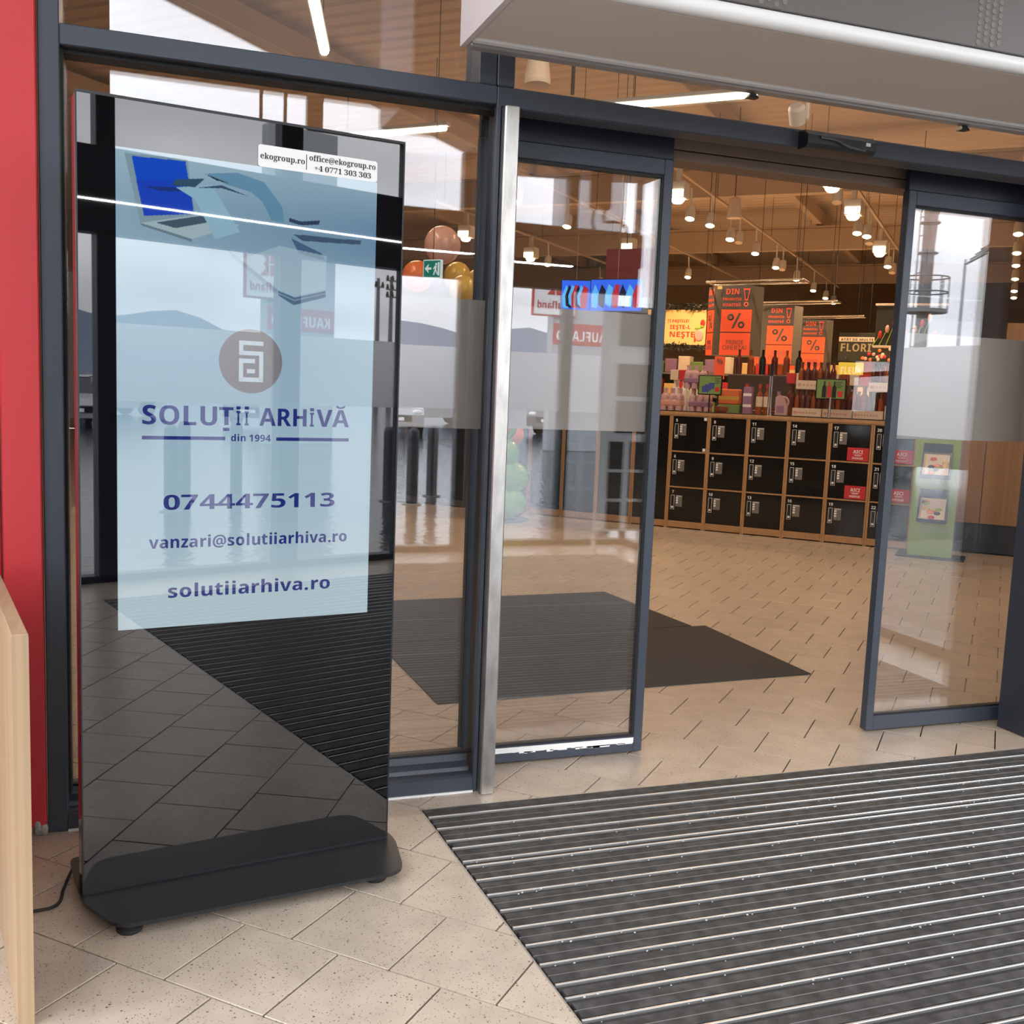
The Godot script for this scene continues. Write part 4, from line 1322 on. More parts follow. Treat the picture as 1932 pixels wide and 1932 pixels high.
	obj("carton", lim(mb(), 0.0, 0.36, 0.0, 0.155, -0.25, 0.0, 0.004), M.cream_card, cb)
	obj("hand_hole", lim(mb(), 0.14, 0.235, 0.075, 0.105, -0.002, 0.002, 0.001), M.black_matte, cb)
	obj("round_label", tube(mb(), Vector3(0.05, 0.06, 0.0), Vector3(0.05, 0.06, 0.002), 0.03, 0.03, 12), M.white_ink, cb)
	for q in [[0.10, 0.02, M.balloon_yellow], [0.19, 0.03, M.balloon_orange], [0.255, 0.02, M.violet_pack], [0.30, 0.03, M.lime_card], [0.115, 0.10, M.balloon_pink], [0.27, 0.10, M.sign_blue]]:
		obj("printed_patch", prism(mb(), poly([q[0], q[1], q[0] + 0.05, q[1] - 0.01, q[0] + 0.06, q[1] + 0.03, q[0] + 0.02, q[1] + 0.04]), 0.0, 0.0015), q[2], cb)
	for k in 3:
		var jr := thing("preserve_jar", ["dark red jar on the carton, leftmost of three", "dark red jar on the carton, middle of three", "dark red jar on the carton, rightmost of three"][k], "jar", shop(8.99, 1.33 + 0.11 * k, top + 0.155), SHOP_TURN)
		obj("glass", lathe(mb(), [Vector2(0, 0), Vector2(0.042, 0.0), Vector2(0.045, 0.02), Vector2(0.045, 0.085), Vector2(0.036, 0.098), Vector2(0, 0.098)], Vector3.ZERO, 14), M.wine_glass, jr)
		obj("lid", lathe(mb(), [Vector2(0.038, 0.098), Vector2(0.038, 0.118), Vector2(0, 0.118)], Vector3.ZERO, 14), M.dark_brown, jr)
	# left of the post: jug, boxed bottles, bottles with labels, orange packs, round bowl, wrapped packs
	var ju := thing("detergent_jug", "pale pink plastic jug with a handle, right beside the chrome post", "jug", shop(8.92, 0.205, top), SHOP_TURN)
	obj("body", prism(mb(), poly([-0.05, 0.0, 0.075, 0.0, 0.08, 0.10, 0.05, 0.18, 0.01, 0.22, -0.02, 0.225, -0.05, 0.20]), -0.06, 0.0), M.pink_plastic, ju)
	obj("handle", torus(mb(), Vector3(0.03, 0.15, -0.03), 0.055, 0.011, Basis(Vector3.UP, 0.0), 18, 8), M.pink_plastic, ju)
	obj("cap", tube(mb(), Vector3(-0.025, 0.225, -0.03), Vector3(-0.025, 0.262, -0.03), 0.02, 0.018, 12), M.violet_pack, ju)
	obj("label", lim(mb(), -0.035, 0.045, 0.03, 0.11, 0.0, 0.002), M.violet_pack, ju)
	for k in 3:
		var bt := thing("liqueur_bottle", ["amber bottle with a cream label, left of the pair by the chrome post", "amber bottle with a cream label, right of the pair by the chrome post", "tall amber bottle behind the violet gift box"][k], "bottle", shop(8.93 + (0.16 if k == 2 else 0.0), [-0.02, 0.06, -0.20][k], top), SHOP_TURN)
		obj("glass", lathe(mb(), bottle_profile(0.036, 0.33), Vector3.ZERO, 14), M.amber_glass, bt)
		obj("label", lathe(mb(), [Vector2(0.0365, 0.09), Vector2(0.0368, 0.09), Vector2(0.0368, 0.20), Vector2(0.0365, 0.20)], Vector3.ZERO, 14), M.cream_card, bt)
		obj("cap", lathe(mb(), [Vector2(0.016, 0.29), Vector2(0.017, 0.335), Vector2(0, 0.336)], Vector3.ZERO, 10), M.red_ink, bt)
	var gb := thing("gift_box", "tall violet gift box with pale bands on the counter", "box", shop(8.94, -0.155, top), SHOP_TURN)
	obj("carton", lim(mb(), -0.045, 0.045, 0.0, 0.30, -0.09, 0.0, 0.003), M.violet_pack, gb)
	for y in [0.08, 0.20]:
		obj("band", lim(mb(), -0.046, 0.046, y, y + 0.03, -0.001, 0.0015), M.white_ink, gb)
	var og := thing("orange_pack", "bright orange and red pack left of the violet gift box", "pack", shop(8.96, -0.36, top), SHOP_TURN)
	obj("pack", lim(mb(), -0.12, 0.11, 0.10, 0.27, -0.12, 0.0, 0.012), M.orange_pack, og)
	obj("green_base", lim(mb(), -0.12, 0.12, 0.0, 0.098, -0.12, 0.004, 0.004), M.green_card, og)
	obj("band", lim(mb(), -0.119, 0.109, 0.15, 0.19, -0.001, 0.0015), M.balloon_yellow, og)
	var bw := thing("round_bowl", "small round brown bowl in front of the orange pack", "bowl", shop(8.80, -0.40, top), SHOP_TURN)
	obj("bowl", lathe(mb(), [Vector2(0, 0), Vector2(0.045, 0.0), Vector2(0.07, 0.03), Vector2(0.075, 0.075), Vector2(0.069, 0.075), Vector2(0.063, 0.035), Vector2(0, 0.012)], Vector3.ZERO, 18), M.amber_glass, bw)
	obj("filling", ball(mb(), Vector3(0, 0.06, 0), Vector3(0.066, 0.03, 0.066), 14, 8), M.dark_brown, bw)
	for k in 3:
		var wp := thing("wrapped_bottle_pack", ["pink shrink wrapped pack of bottles, left of the left price card", "pale shrink wrapped pack of bottles at the left end of the counter", "pale shrink wrapped pack stacked on the pack left of the price card"][k], "pack", shop(8.93, [-0.83, -1.16, -0.90][k], top + (0.262 if k == 2 else 0.0)), SHOP_TURN)
		for i in 3:
			for j in 2:
				obj("bottle", lathe(mb(), bottle_profile(0.038, 0.26), Vector3(0.05 + 0.085 * i, 0.0, -0.05 - 0.085 * j), 12), M.pink_plastic, wp)
		obj("wrap_band", lim(mb(), 0.01, 0.26, 0.05, 0.13, -0.18, -0.008, 0.02), M.violet_pack if k != 1 else M.balloon_pink, wp)
	var wc := thing("wine_crate_stack", "dark stack of crates behind the counter goods, below the hanging columns", "crates", shop(10.3, -0.72), SHOP_TURN)
	for k in 4:
		obj("crate", lim(mb(), 0.0, 0.92, k * 0.44, k * 0.44 + 0.43, -0.5, 0.0, 0.01), M.dark_brown, wc)
	for k in 6:
		obj("bottle", lathe(mb(), bottle_profile(0.04, 0.30), Vector3(0.10 + k * 0.145, 1.755, -0.12), 10), [M.wine_glass, M.amber_glass, M.black_gloss][k % 3], wc)
	for k in 4:
		var rd := thing("goods_pack", ["red and brown pack of goods in the second row, behind the jug", "red pack of goods in the second row, behind the upper tray of bottles", "brown pack of goods in the second row, at the right end", "pale pack of goods in the second row, at the left end"][k], "pack", shop(9.40, [0.15, 0.62, 1.15, -1.2][k], 0.0), SHOP_TURN)
		obj("plinth", lim(mb(), 0.0, 0.44, 0.0, 1.28, -0.4, 0.0, 0.005), M.dark_brown, rd)
		for i in 4:
			for j in 2:
				obj("bottle", lathe(mb(), bottle_profile(0.042, 0.36), Vector3(0.06 + 0.105 * i, 1.281 + 0.0 * j, -0.08 - 0.12 * j), 10), [M.wine_glass, M.amber_glass, M.wine_glass, M.white_gloss][k], rd)
			obj("carton", lim(mb(), 0.01 + 0.105 * i, 0.105 + 0.105 * i, 1.643, 1.76, -0.2, -0.03, 0.004), [M.red_sticker, M.cream_card, M.amber_glass, M.cream_card][(i + k) % 4], rd)

# ---------------------------------------------------------------- hanging signs
func build_hanging_signs() -> void:
	var lab := ["nearest", "middle", "furthest"]
	for k in 3:
		var s: float = [11.3, 14.2, 17.0][k]
		var t0: float = [-1.108, -1.105, -1.05][k]
		var h := thing("hanging_column", "tall dark hanging column with orange percent signs, the %s of three" % lab[k], "hanging sign", shop(s, t0, 2.02), SHOP_TURN, "hanging percent columns")
		var p := poly([0.0, 0.0, 0.408, 0.0, 0.50, 0.22, 0.30, 0.52, -0.05, 0.50, -0.24, 0.21, -0.075, 0.015])
		obj("column", prism(mb(), p, 0.0, 0.905, Transform3D(Basis(Vector3(1, 0, 0), Vector3(0, 0, -1), Vector3(0, 1, 0)), Vector3.ZERO)), M.column_grey, h)
		for side in 2:
			var hold := sub("sign_face", h, Vector3(0.002, 0, 0.004) if side == 0 else Vector3(-0.235, 0, -0.204), 0.0 if side == 0 else deg_to_rad(-50.0))
			var w := 0.404 if side == 0 else 0.20
			for r in 3:
				var y: float = [0.605, 0.305, 0.0][r]
				var c := obj("card", lim(mb(), 0.0, w, y, y + 0.292, 0.0, 0.004, 0.001), M.slate_card if r == 0 else M.orange_card, hold)
				c.set_meta("label", ["dark card with orange print", "orange card with a percent sign", "orange card with dark print"][r])
				if r == 0:
					lettering(hold, "DIN", Vector3(w * 0.34, y + 0.225, 0.0055), w * 0.42, 0.072, M.orange_card)
					lettering(hold, "PROMOŢIA", Vector3(w * 0.335, y + 0.122, 0.0055), w * 0.62, 0.046, M.orange_card)
					lettering(hold, "NOASTRĂ", Vector3(w * 0.335, y + 0.058, 0.0055), w * 0.60, 0.050, M.orange_card)
					var ex := mb()
					var x := w * 0.80
					var bw := w * 0.11
					for q in [[Vector2(-bw, 0.265), Vector2(bw, 0.265), Vector2(bw * 0.72, 0.245), Vector2(-bw * 0.72, 0.245)], [Vector2(-bw, 0.265), Vector2(-bw * 0.72, 0.245), Vector2(-bw * 0.2, 0.125), Vector2(-bw * 0.42, 0.108)], [Vector2(bw, 0.265), Vector2(bw * 0.42, 0.108), Vector2(bw * 0.2, 0.125), Vector2(bw * 0.72, 0.245)], [Vector2(-bw * 0.42, 0.108), Vector2(-bw * 0.2, 0.125), Vector2(bw * 0.2, 0.125), Vector2(bw * 0.42, 0.108)]]:
						var pg := PackedVector2Array()
						for v in q:
							pg.append(v + Vector2(x, y))
						prism(ex, pg, 0.004, 0.0065)
					torus(ex, Vector3(x, y + 0.058, 0.005), 0.024 * w / 0.404, 0.007, Basis.from_scale(Vector3(1, 1, 0.3)), 18, 6)
					obj("exclamation_mark", ex, M.orange_card, hold)
				elif r == 1:
					var pc := mb()
					prism(pc, poly([w * 0.36, y + 0.045, w * 0.44, y + 0.045, w * 0.66, y + 0.245, w * 0.58, y + 0.245]), 0.004, 0.0065)
					for q in [[0.32, 0.195], [0.68, 0.095]]:
						torus(pc, Vector3(w * q[0], y + q[1], 0.005), 0.032, 0.014, Basis.from_scale(Vector3(minf(1.0, w / 0.404), 1, 0.15)), 20, 6)
					obj("percent_mark", pc, M.slate_card, hold)
				else:
					lettering(hold, "PRINDE", Vector3(w * 0.5, y + 0.17, 0.0055), w * 0.56, 0.055, M.slate_card, "sans")
					lettering(hold, "OFERTA!", Vector3(w * 0.5, y + 0.10, 0.0055), w * 0.78, 0.058, M.slate_card, "sans")
		var fr := mb()
		for z in [0.10, -0.30]:
			tube(fr, Vector3(-0.20, 0.945, z), Vector3(1.05, 0.975, z), 0.013, 0.013, 8)
		tube(fr, Vector3(-0.20, 0.945, 0.10), Vector3(-0.20, 0.945, -0.30), 0.013, 0.013, 8)
		tube(fr, Vector3(1.05, 0.975, 0.10), Vector3(1.05, 0.975, -0.30), 0.013, 0.013, 8)
		obj("hanging_frame", fr, M.chrome, h)
		var wi := mb()
		for q in [Vector3(-0.15, 0.95, 0.1), Vector3(0.95, 0.97, -0.3), Vector3(0.95, 0.97, 0.1)]:
			tube(wi, q, Vector3(q.x, 3.1, q.z), 0.004, 0.004, 5)
		obj("wires", wi, M.black_satin, h)
		if k == 0:
			obj("small_tag", lim(mb(), -0.065, -0.005, 0.86, 0.90, 0.016, 0.02), M.yellow_card, h)
	var sm := thing("percent_card_stand", "small orange percent card on a thin stand under the nearest column", "card stand", shop(11.2, -1.06), SHOP_TURN)
	obj("rod", tube(mb(), Vector3(0, 0, -0.01), Vector3(0, 1.75, -0.01), 0.012, 0.012, 8), M.black_satin, sm)
	obj("card", lim(mb(), -0.07, 0.07, 1.70, 1.995, 0.0, 0.006), M.orange_card, sm)
	lettering(sm, "%", Vector3(0.0, 1.93, 0.008), 0.08, 0.075, M.slate_card)
	# yellow Easter banner with a garland of leaves
	var y := thing("yellow_banner", "pale yellow banner with red print between two dark leaf garlands", "banner", shop(14.0, -3.02, 2.28), SHOP_TURN)
	obj("board", lim(mb(), 0.0, 0.98, 0.0, 0.56, -0.03, 0.0, 0.003), M.yellow_card, y)
	lettering(y, "ŢI PAŞTELE!", Vector3(0.52, 0.375, 0.002), 0.36, 0.065, M.red_ink, "sans bold")
	lettering(y, "IEŞTE-L", Vector3(0.56, 0.275, 0.002), 0.34, 0.085, M.red_ink, "sans bold")
	lettering(y, "NEŞTE!", Vector3(0.62, 0.155, 0.002), 0.46, 0.115, M.red_ink, "sans bold")
	var by := mb()
	ball(by, Vector3(0.88, 0.16, 0.006), Vector3(0.075, 0.095, 0.012), 12, 8)
	obj("jar_picture", by, M.balloon_pink, y)
	by = mb()
	ball(by, Vector3(0.86, 0.27, 0.006), Vector3(0.055, 0.022, 0.01), 10, 6)
	ball(by, Vector3(0.92, 0.30, 0.006), Vector3(0.035, 0.02, 0.01), 10, 6)
	obj("leaf_picture", by, M.lime_card, y)
	by = mb()
	lim(by, 0.80, 0.83, 0.05, 0.18, 0.0, 0.004)
	ball(by, Vector3(0.93, 0.35, 0.006), Vector3(0.04, 0.06, 0.01), 10, 6)
	obj("ribbon_picture", by, M.red_ink, y)
	for k in 2:
		var g := mb()
		for i in 150:
			var at := Vector3(rng.randf_range(-0.05, 1.03), (0.60 if k == 0 else -0.035) + rng.randf_range(-0.04, 0.055), rng.randf_range(-0.03, 0.04))
			var bb := Basis.from_euler(Vector3(rng.randf() * TAU, rng.randf() * TAU, rng.randf() * TAU))
			var l := [Vector3(-0.05, 0, 0), Vector3(0, 0.018, 0.008), Vector3(0.05, 0, 0), Vector3(0, -0.018, 0.008)]
			face(g, [at + bb * l[0], at + bb * l[1], at + bb * l[2], at + bb * l[3]], bb * Vector3(0, 0, 1))
		var go := obj("leaf_garland", g, M.dark_leaf, y)
		go.set_meta("kind", "stuff")
	var yw := mb()
	for x in [0.05, 0.93]:
		tube(yw, Vector3(x, 0.56, -0.01), Vector3(x, 3.0, -0.01), 0.005, 0.005, 5)
	obj("wires", yw, M.black_satin, y)
	# flower department signs
	var f := thing("flower_banner", "dark floral banner with pale lettering, right of the furthest column", "banner", shop(17.0, -0.40, 2.20), SHOP_TURN)
	obj("board", lim(mb(), 0.0, 0.98, 0.0, 0.50, -0.03, 0.0, 0.003), M.dark_leaf, f)
	lettering(f, "FLORI", Vector3(0.30, 0.24, 0.002), 0.52, 0.14, M.olive_ink, "sans bold")
	var band := obj("white_strip", lim(mb(), 0.0, 0.62, 0.345, 0.425, 0.0, 0.004), M.cream_card, f)
	lettering(band, "ATÂT DE MULTE", Vector3(0.31, 0.385, 0.005), 0.56, 0.055, M.black_ink, "sans bold")
	for i in 26:
		obj("flower", ball(mb(), Vector3(rng.randf_range(0.04, 0.94), rng.randf_range(0.01, 0.13) if i < 16 else rng.randf_range(0.2, 0.46), 0.006) if i < 16 else Vector3(rng.randf_range(0.66, 0.95), rng.randf_range(0.15, 0.46), 0.006), Vector3(0.032, 0.032, 0.012), 8, 6), [M.balloon_pink, M.balloon_orange, M.red_ink, M.dark_leaf, M.cream_card][i % 5], f)
	obj("wires", tube(mb(), Vector3(0.5, 0.5, -0.01), Vector3(0.5, 3.0, -0.01), 0.005, 0.005, 5), M.black_satin, f)
	var fl := thing("lit_flower_sign", "small glowing yellow sign with pale letters above the bottle trays", "lit sign", shop(15.0, -0.09, 1.90), SHOP_TURN)
	obj("sign_box", lim(mb(), 0.0, 0.38, 0.0, 0.20, -0.08, 0.0, 0.006), M.fleur_glow, fl)
	lettering(fl, "FLEUR", Vector3(0.20, 0.07, 0.003), 0.32, 0.11, M.cream_card, "sans bold")
	obj("stand", lim(mb(), 0.16, 0.22, -1.90, 0.0, -0.07, -0.02), M.black_satin, fl)
	var tu := thing("tulip_poster", "dark hanging poster of pink tulips beside the right door", "poster", shop(13.0, 0.66, 2.26), SHOP_TURN)
	obj("board", lim(mb(), 0.0, 0.90, 0.0, 0.56, -0.02, 0.0, 0.002), M.dark_leaf, tu)
	for y0 in [-0.02, 0.56]:
		obj("rail", lim(mb(), -0.02, 0.92, y0, y0 + 0.03, -0.03, 0.012, 0.004), M.cream_card, tu)
	for i in 9:
		var at := Vector3(0.07 + 0.09 * i, 0.16 + 0.08 * (i % 4), 0.004)
		obj("stem", tube(mb(), Vector3(at.x - 0.1, 0.0, 0.003), at, 0.006, 0.006, 5), M.lime_card, tu)
		obj("tulip", ball(mb(), at, Vector3(0.03, 0.055, 0.012), 10, 8), M.balloon_pink if i % 2 else M.red_ink, tu)
	obj("hanger", tube(mb(), Vector3(0.45, 0.59, -0.01), Vector3(0.45, 2.9, -0.01), 0.006, 0.006, 5), M.black_satin, tu)

# ---------------------------------------------------------------- lamps
func spot(label: String, group: String, s: float, t: float, big := false, lit := true, y := 4.0) -> void:
	var l := thing("spotlight", label, "spotlight", shop(s, t, y), SHOP_TURN, group)
	if big:
		obj("housing", lim(mb(), -0.12, 0.12, 0.03, 0.24, -0.14, 0.10, 0.015), M.white_paint, l)
		obj("bracket", lim(mb(), -0.03, 0.03, 0.24, 0.438, -0.05, 0.03, 0.004), M.white_paint, l)
		obj("lamp_front", box(mb(), Vector3(0, 0.085, 0.103), Vector3(0.20, 0.09, 0.01), 0.004), M.lamp_warm, l)
		obj("lamp", lathe(mb(), [Vector2(0.0, -0.035), Vector2(0.055, -0.03), Vector2(0.085, 0.0), Vector2(0.085, 0.03), Vector2(0.0, 0.03)], Vector3.ZERO, 14), M.lamp_warm, l)
	else:
		var tilt := Basis(Vector3.RIGHT, deg_to_rad(-20.0))
		obj("housing", lathe(mb(), [Vector2(0.068, 0.0), Vector2(0.072, 0.10), Vector2(0.06, 0.19), Vector2(0.0, 0.20)], Vector3.ZERO, 14, tilt), M.white_paint, l)
		obj("bracket", tube(mb(), Vector3(0, 0.18, -0.05), Vector3(0, 0.438, 0.0), 0.014, 0.014, 8), M.white_paint, l)
		if lit:
			obj("lamp", lathe(mb(), [Vector2(0.0, -0.022), Vector2(0.04, -0.016), Vector2(0.062, 0.0), Vector2(0.062, 0.012), Vector2(0.0, 0.012)], Vector3.ZERO, 14, tilt), M.lamp_warm, l)
		else:
			obj("lens", lathe(mb(), [Vector2(0.0, -0.004), Vector2(0.062, 0.0), Vector2(0.062, 0.012), Vector2(0.0, 0.012)], Vector3.ZERO, 14, tilt), M.cream_card, l)
	if lit:
		var sp := SpotLight3D.new()
		sp.name = "spot_light"
		sp.light_color = WARM
		sp.light_energy = 6.0
		sp.light_size = 0.06
		sp.spot_range = 60
		sp.spot_attenuation = 2.0
		sp.spot_angle = 72
		sp.spot_angle_attenuation = 0.9
		sp.shadow_enabled = true
		add_child(sp)
		sp.position = l.position + Vector3(0, -0.06, 0)
		sp.rotation = Vector3(-PI / 2, 0, 0)

func track(label: String, t: float, s0: float, s1: float) -> void:
	var k := thing("lighting_track", label, "track", shop(s0, t, 4.44), SHOP_TURN, "ceiling lighting tracks")
	obj("rail", lim(mb(), -0.02, 0.02, 0.0, 0.035, -(s1 - s0), 0.0, 0.003), M.beam_cream, k)
	var w := mb()
	for i in int((s1 - s0) / 4.0) + 1:
		tube(w, Vector3(0, 0.03, -0.4 - 4.0 * i), Vector3(0, 1.0, -0.4 - 4.0 * i), 0.004, 0.004, 5)
	obj("wires", w, M.black_satin, k)

func build_lamps() -> void:
	track("long lighting track over the hanging columns, seen through the open doorway", -1.82, 9.0, 26.0)
	track("long lighting track right of the hanging columns, ending behind the right door", 0.25, 10.0, 26.0)
	track("lighting track seen through the glass of the right door leaf", 2.35, 11.5, 27.0)
	track("lighting track seen through the glass of the left door leaf", -3.97, 9.5, 24.0)
	track("far left lighting track, seen past the steel post", -6.28, 12.5, 24.0)
	var g1 := "spotlights on the track over the hanging columns"
	var n := 0
	for q in [[11.06, -1.72, 1, 1], [12.44, -1.95, 0, 1], [13.08, -1.82, 0, 1], [14.48, -1.86, 0, 1], [14.83, -1.80, 0, 0], [16.17, -1.82, 0, 1], [18.17, -1.86, 0, 1], [18.5, -1.80, 0, 0], [20.24, -1.84, 0, 1], [22.5, -1.86, 0, 1], [24.3, -1.86, 0, 1], [25.6, -1.86, 0, 1]]:
		spot("white spotlight on the left track, %s along the row from the door" % ORD[n], g1, q[0], q[1], q[2] == 1, q[3] == 1)
		n += 1
	var g2 := "spotlights on the track right of the columns"
	n = 0
	for q in [[10.76, 0.29, 1, 1], [11.62, 0.22, 0, 0], [12.79, 0.27, 1, 1], [14.2, 0.15, 0, 1], [14.54, 0.25, 0, 1], [15.28, 0.20, 0, 0], [16.6, 0.22, 1, 1], [18.26, 0.19, 0, 1], [19.2, 0.18, 0, 0], [21.2, 0.2, 0, 1]]:
		spot("white spotlight on the right track, %s along the row from the door" % ORD[n], g2, q[0], q[1], q[2] == 1, q[3] == 1)
		n += 1
	var g3 := "spotlights behind the right door leaf"
	n = 0
	for q in [12.91, 14.68, 16.73, 18.37, 20.48, 22.79, 24.27]:
		spot("spotlight seen through the right door leaf, %s from the top of its row" % ORD[n], g3, q, 2.35, false, true)
		n += 1
	var g4 := "spotlights behind the left door leaf"
	n = 0
	for q in [[10.67, -3.88, 0], [12.75, -4.0, 0], [15.57, -3.97, 1], [19.6, -4.02, 0]]:
		spot("spotlight seen through the left door leaf, %s from the door" % ORD[n], g4, q[0], q[1], q[2] == 1, true)
		n += 1
	n = 0
	for q in [[13.68, -6.28, 1], [16.36, -6.27, 1], [17.18, -6.27, 0], [21.03, -6.6, 0]]:
		spot("spotlight on the far left track, %s from the door" % ORD[n], "spotlights on the far left track", q[0], q[1], q[2] == 1, true)
		n += 1
	var ms := thing("lone_spotlight", "single white ceiling spotlight on a short bar above the motion sensor", "spotlight", shop(7.59, 0.447, 4.0), SHOP_TURN)
	obj("housing", lathe(mb(), [Vector2(0.0, 0.0), Vector2(0.075, 0.0), Vector2(0.08, 0.14), Vector2(0.06, 0.17), Vector2(0.0, 0.17)], Vector3.ZERO, 14, Basis(Vector3.RIGHT, 0.7)), M.white_paint, ms)
	obj("yoke", lim(mb(), 0.07, 0.10, 0.02, 0.24, -0.04, 0.04, 0.008), M.white_paint, ms)
	obj("yoke", lim(mb(), -0.06, 0.10, 0.24, 0.268, -0.04, 0.04, 0.008), M.white_paint, ms)
	var lb := thing("ceiling_bar", "long pale bar under the shop ceiling carrying the lone spotlight", "bar", shop(7.59, 0.0, 4.27), SHOP_TURN)
	obj("rail", lim(mb(), 0.16, 3.4, 0.0, 0.05, -0.025, 0.025, 0.004), M.beam_cream, lb)
	obj("wires", tube(mb(), Vector3(2.0, 0.05, 0), Vector3(2.0, 0.88, 0), 0.004, 0.004, 5), M.black_satin, lb)
	# tube lights
	tube_light("bright linear tube light above the doorway, under the shop ceiling", Vector3(4.9, 4.32, -5.95), deg_to_rad(-45.0), 1.55, 3.6)
	tube_light("linear tube light pointing towards the viewer, in the upper left window", Vector3(1.30, 4.40, -5.35), deg_to_rad(90.0 - 13.0), 2.0, 3.6)
	tube_light("linear tube light behind the top right corner of the kiosk", Vector3(2.70, 4.38, -8.85), deg_to_rad(-45.0), 1.5, 3.6)
	tube_light("linear tube light over the floor mats, above the door head", shop(4.5, 0.28, 4.60), deg_to_rad(-45.0), 1.8, 4.4)
	tube_light("linear tube light over the lockers, hidden behind the air curtain", Vector3(6.6, 4.60, -3.2), deg_to_rad(-45.0), 1.8, 4.4)
	tube_light("linear tube light over the left side of the entrance hall", Vector3(-0.6, 4.60, -4.6), deg_to_rad(-45.0), 1.8, 3.6)
	# white cone loudspeakers
	for q in [[shop(5.377, -1.193, 3.88), "white cone loudspeaker hanging behind the mullion above the steel post"], [shop(12.22, -1.25, 3.95), "white cone loudspeaker hanging behind the nearer spotlights"]]:
		var sp := thing("loudspeaker", q[1], "loudspeaker", q[0])
		obj("cone", lathe(mb(), [Vector2(0.0, 0.0), Vector2(0.10, 0.0), Vector2(0.105, 0.03), Vector2(0.075, 0.26), Vector2(0.05, 0.28), Vector2(0.0, 0.28)], Vector3.ZERO, 18), M.cream_card, sp)
		obj("wire", tube(mb(), Vector3(0, 0.28, 0), Vector3(0, 1.5, 0), 0.006, 0.006, 5), M.black_satin, sp)
	var ps := thing("smoke_detector", "dark ceiling detector on a rod right of the cone loudspeaker", "detector", Vector3(3.55, 4.05, -5.35))
	obj("rod", tube(mb(), Vector3(0, 0, 0), Vector3(0, 1.2, 0), 0.018, 0.018, 8), M.dark_brown, ps)
	obj("head", lathe(mb(), [Vector2(0.0, 0.0), Vector2(0.04, 0.0), Vector2(0.09, 0.05), Vector2(0.09, 0.08), Vector2(0.0, 0.09)], Vector3(0, 0.25, 0), 14), M.dark_brown, ps)

const ORD := ["first", "second", "third", "fourth", "fifth", "sixth", "seventh", "eighth", "ninth", "tenth", "eleventh", "twelfth"]

func tube_light(label: String, at: Vector3, turn: float, len: float, e: float) -> void:
	var l := thing("tube_light", label, "tube light", at, turn)
	obj("tube", box(mb(), Vector3(0, -0.012, 0), Vector3(len, 0.045, 0.075), 0.018), M.tube_warm, l)
	obj("housing", box(mb(), Vector3(0, 0.033, 0), Vector3(len + 0.06, 0.04, 0.10), 0.006), M.white_paint, l)
	var w := mb()
	for x in [-len * 0.4, len * 0.4]:
		tube(w, Vector3(x, 0.05, 0), Vector3(x, 5.15 - at.y, 0), 0.004, 0.004, 5)
	obj("wires", w, M.black_satin, l)
	var a := AreaLight3D.new()
	a.name = "tube_area_light"
	a.area_size = Vector2(len, 0.075)
	a.light_color = WARM.lerp(Color.WHITE, 0.2)
	a.light_energy = e
	a.shadow_enabled = true
	add_child(a)
	a.position = at + Vector3(0, -0.045, 0)
	a.rotation = Vector3(-PI / 2, 0, 0)
	a.transform.basis = Basis(Vector3.UP, turn) * Basis(Vector3.RIGHT, -PI / 2)

# ---------------------------------------------------------------- balloons
func balloon(label: String, at_: Vector3, r_: float, m: Material, k := 1.0, group := "balloons by the exit sign") -> void:
	var at := CAM_POS + (at_ - CAM_POS) * k
	var r := r_ * k
	var b := thing("balloon", label, "balloon", at, 0, group)
	obj("skin", ball(mb(), Vector3.ZERO, Vector3(r, r * 1.04, r), 22, 16), m, b)
	obj("knot", lathe(mb(), [Vector2(0.0, 0.0), Vector2(r * 0.09, -r * 0.10), Vector2(0.0, -r * 0.10)], Vector3(0, -r * 1.03, 0), 8), m, b)

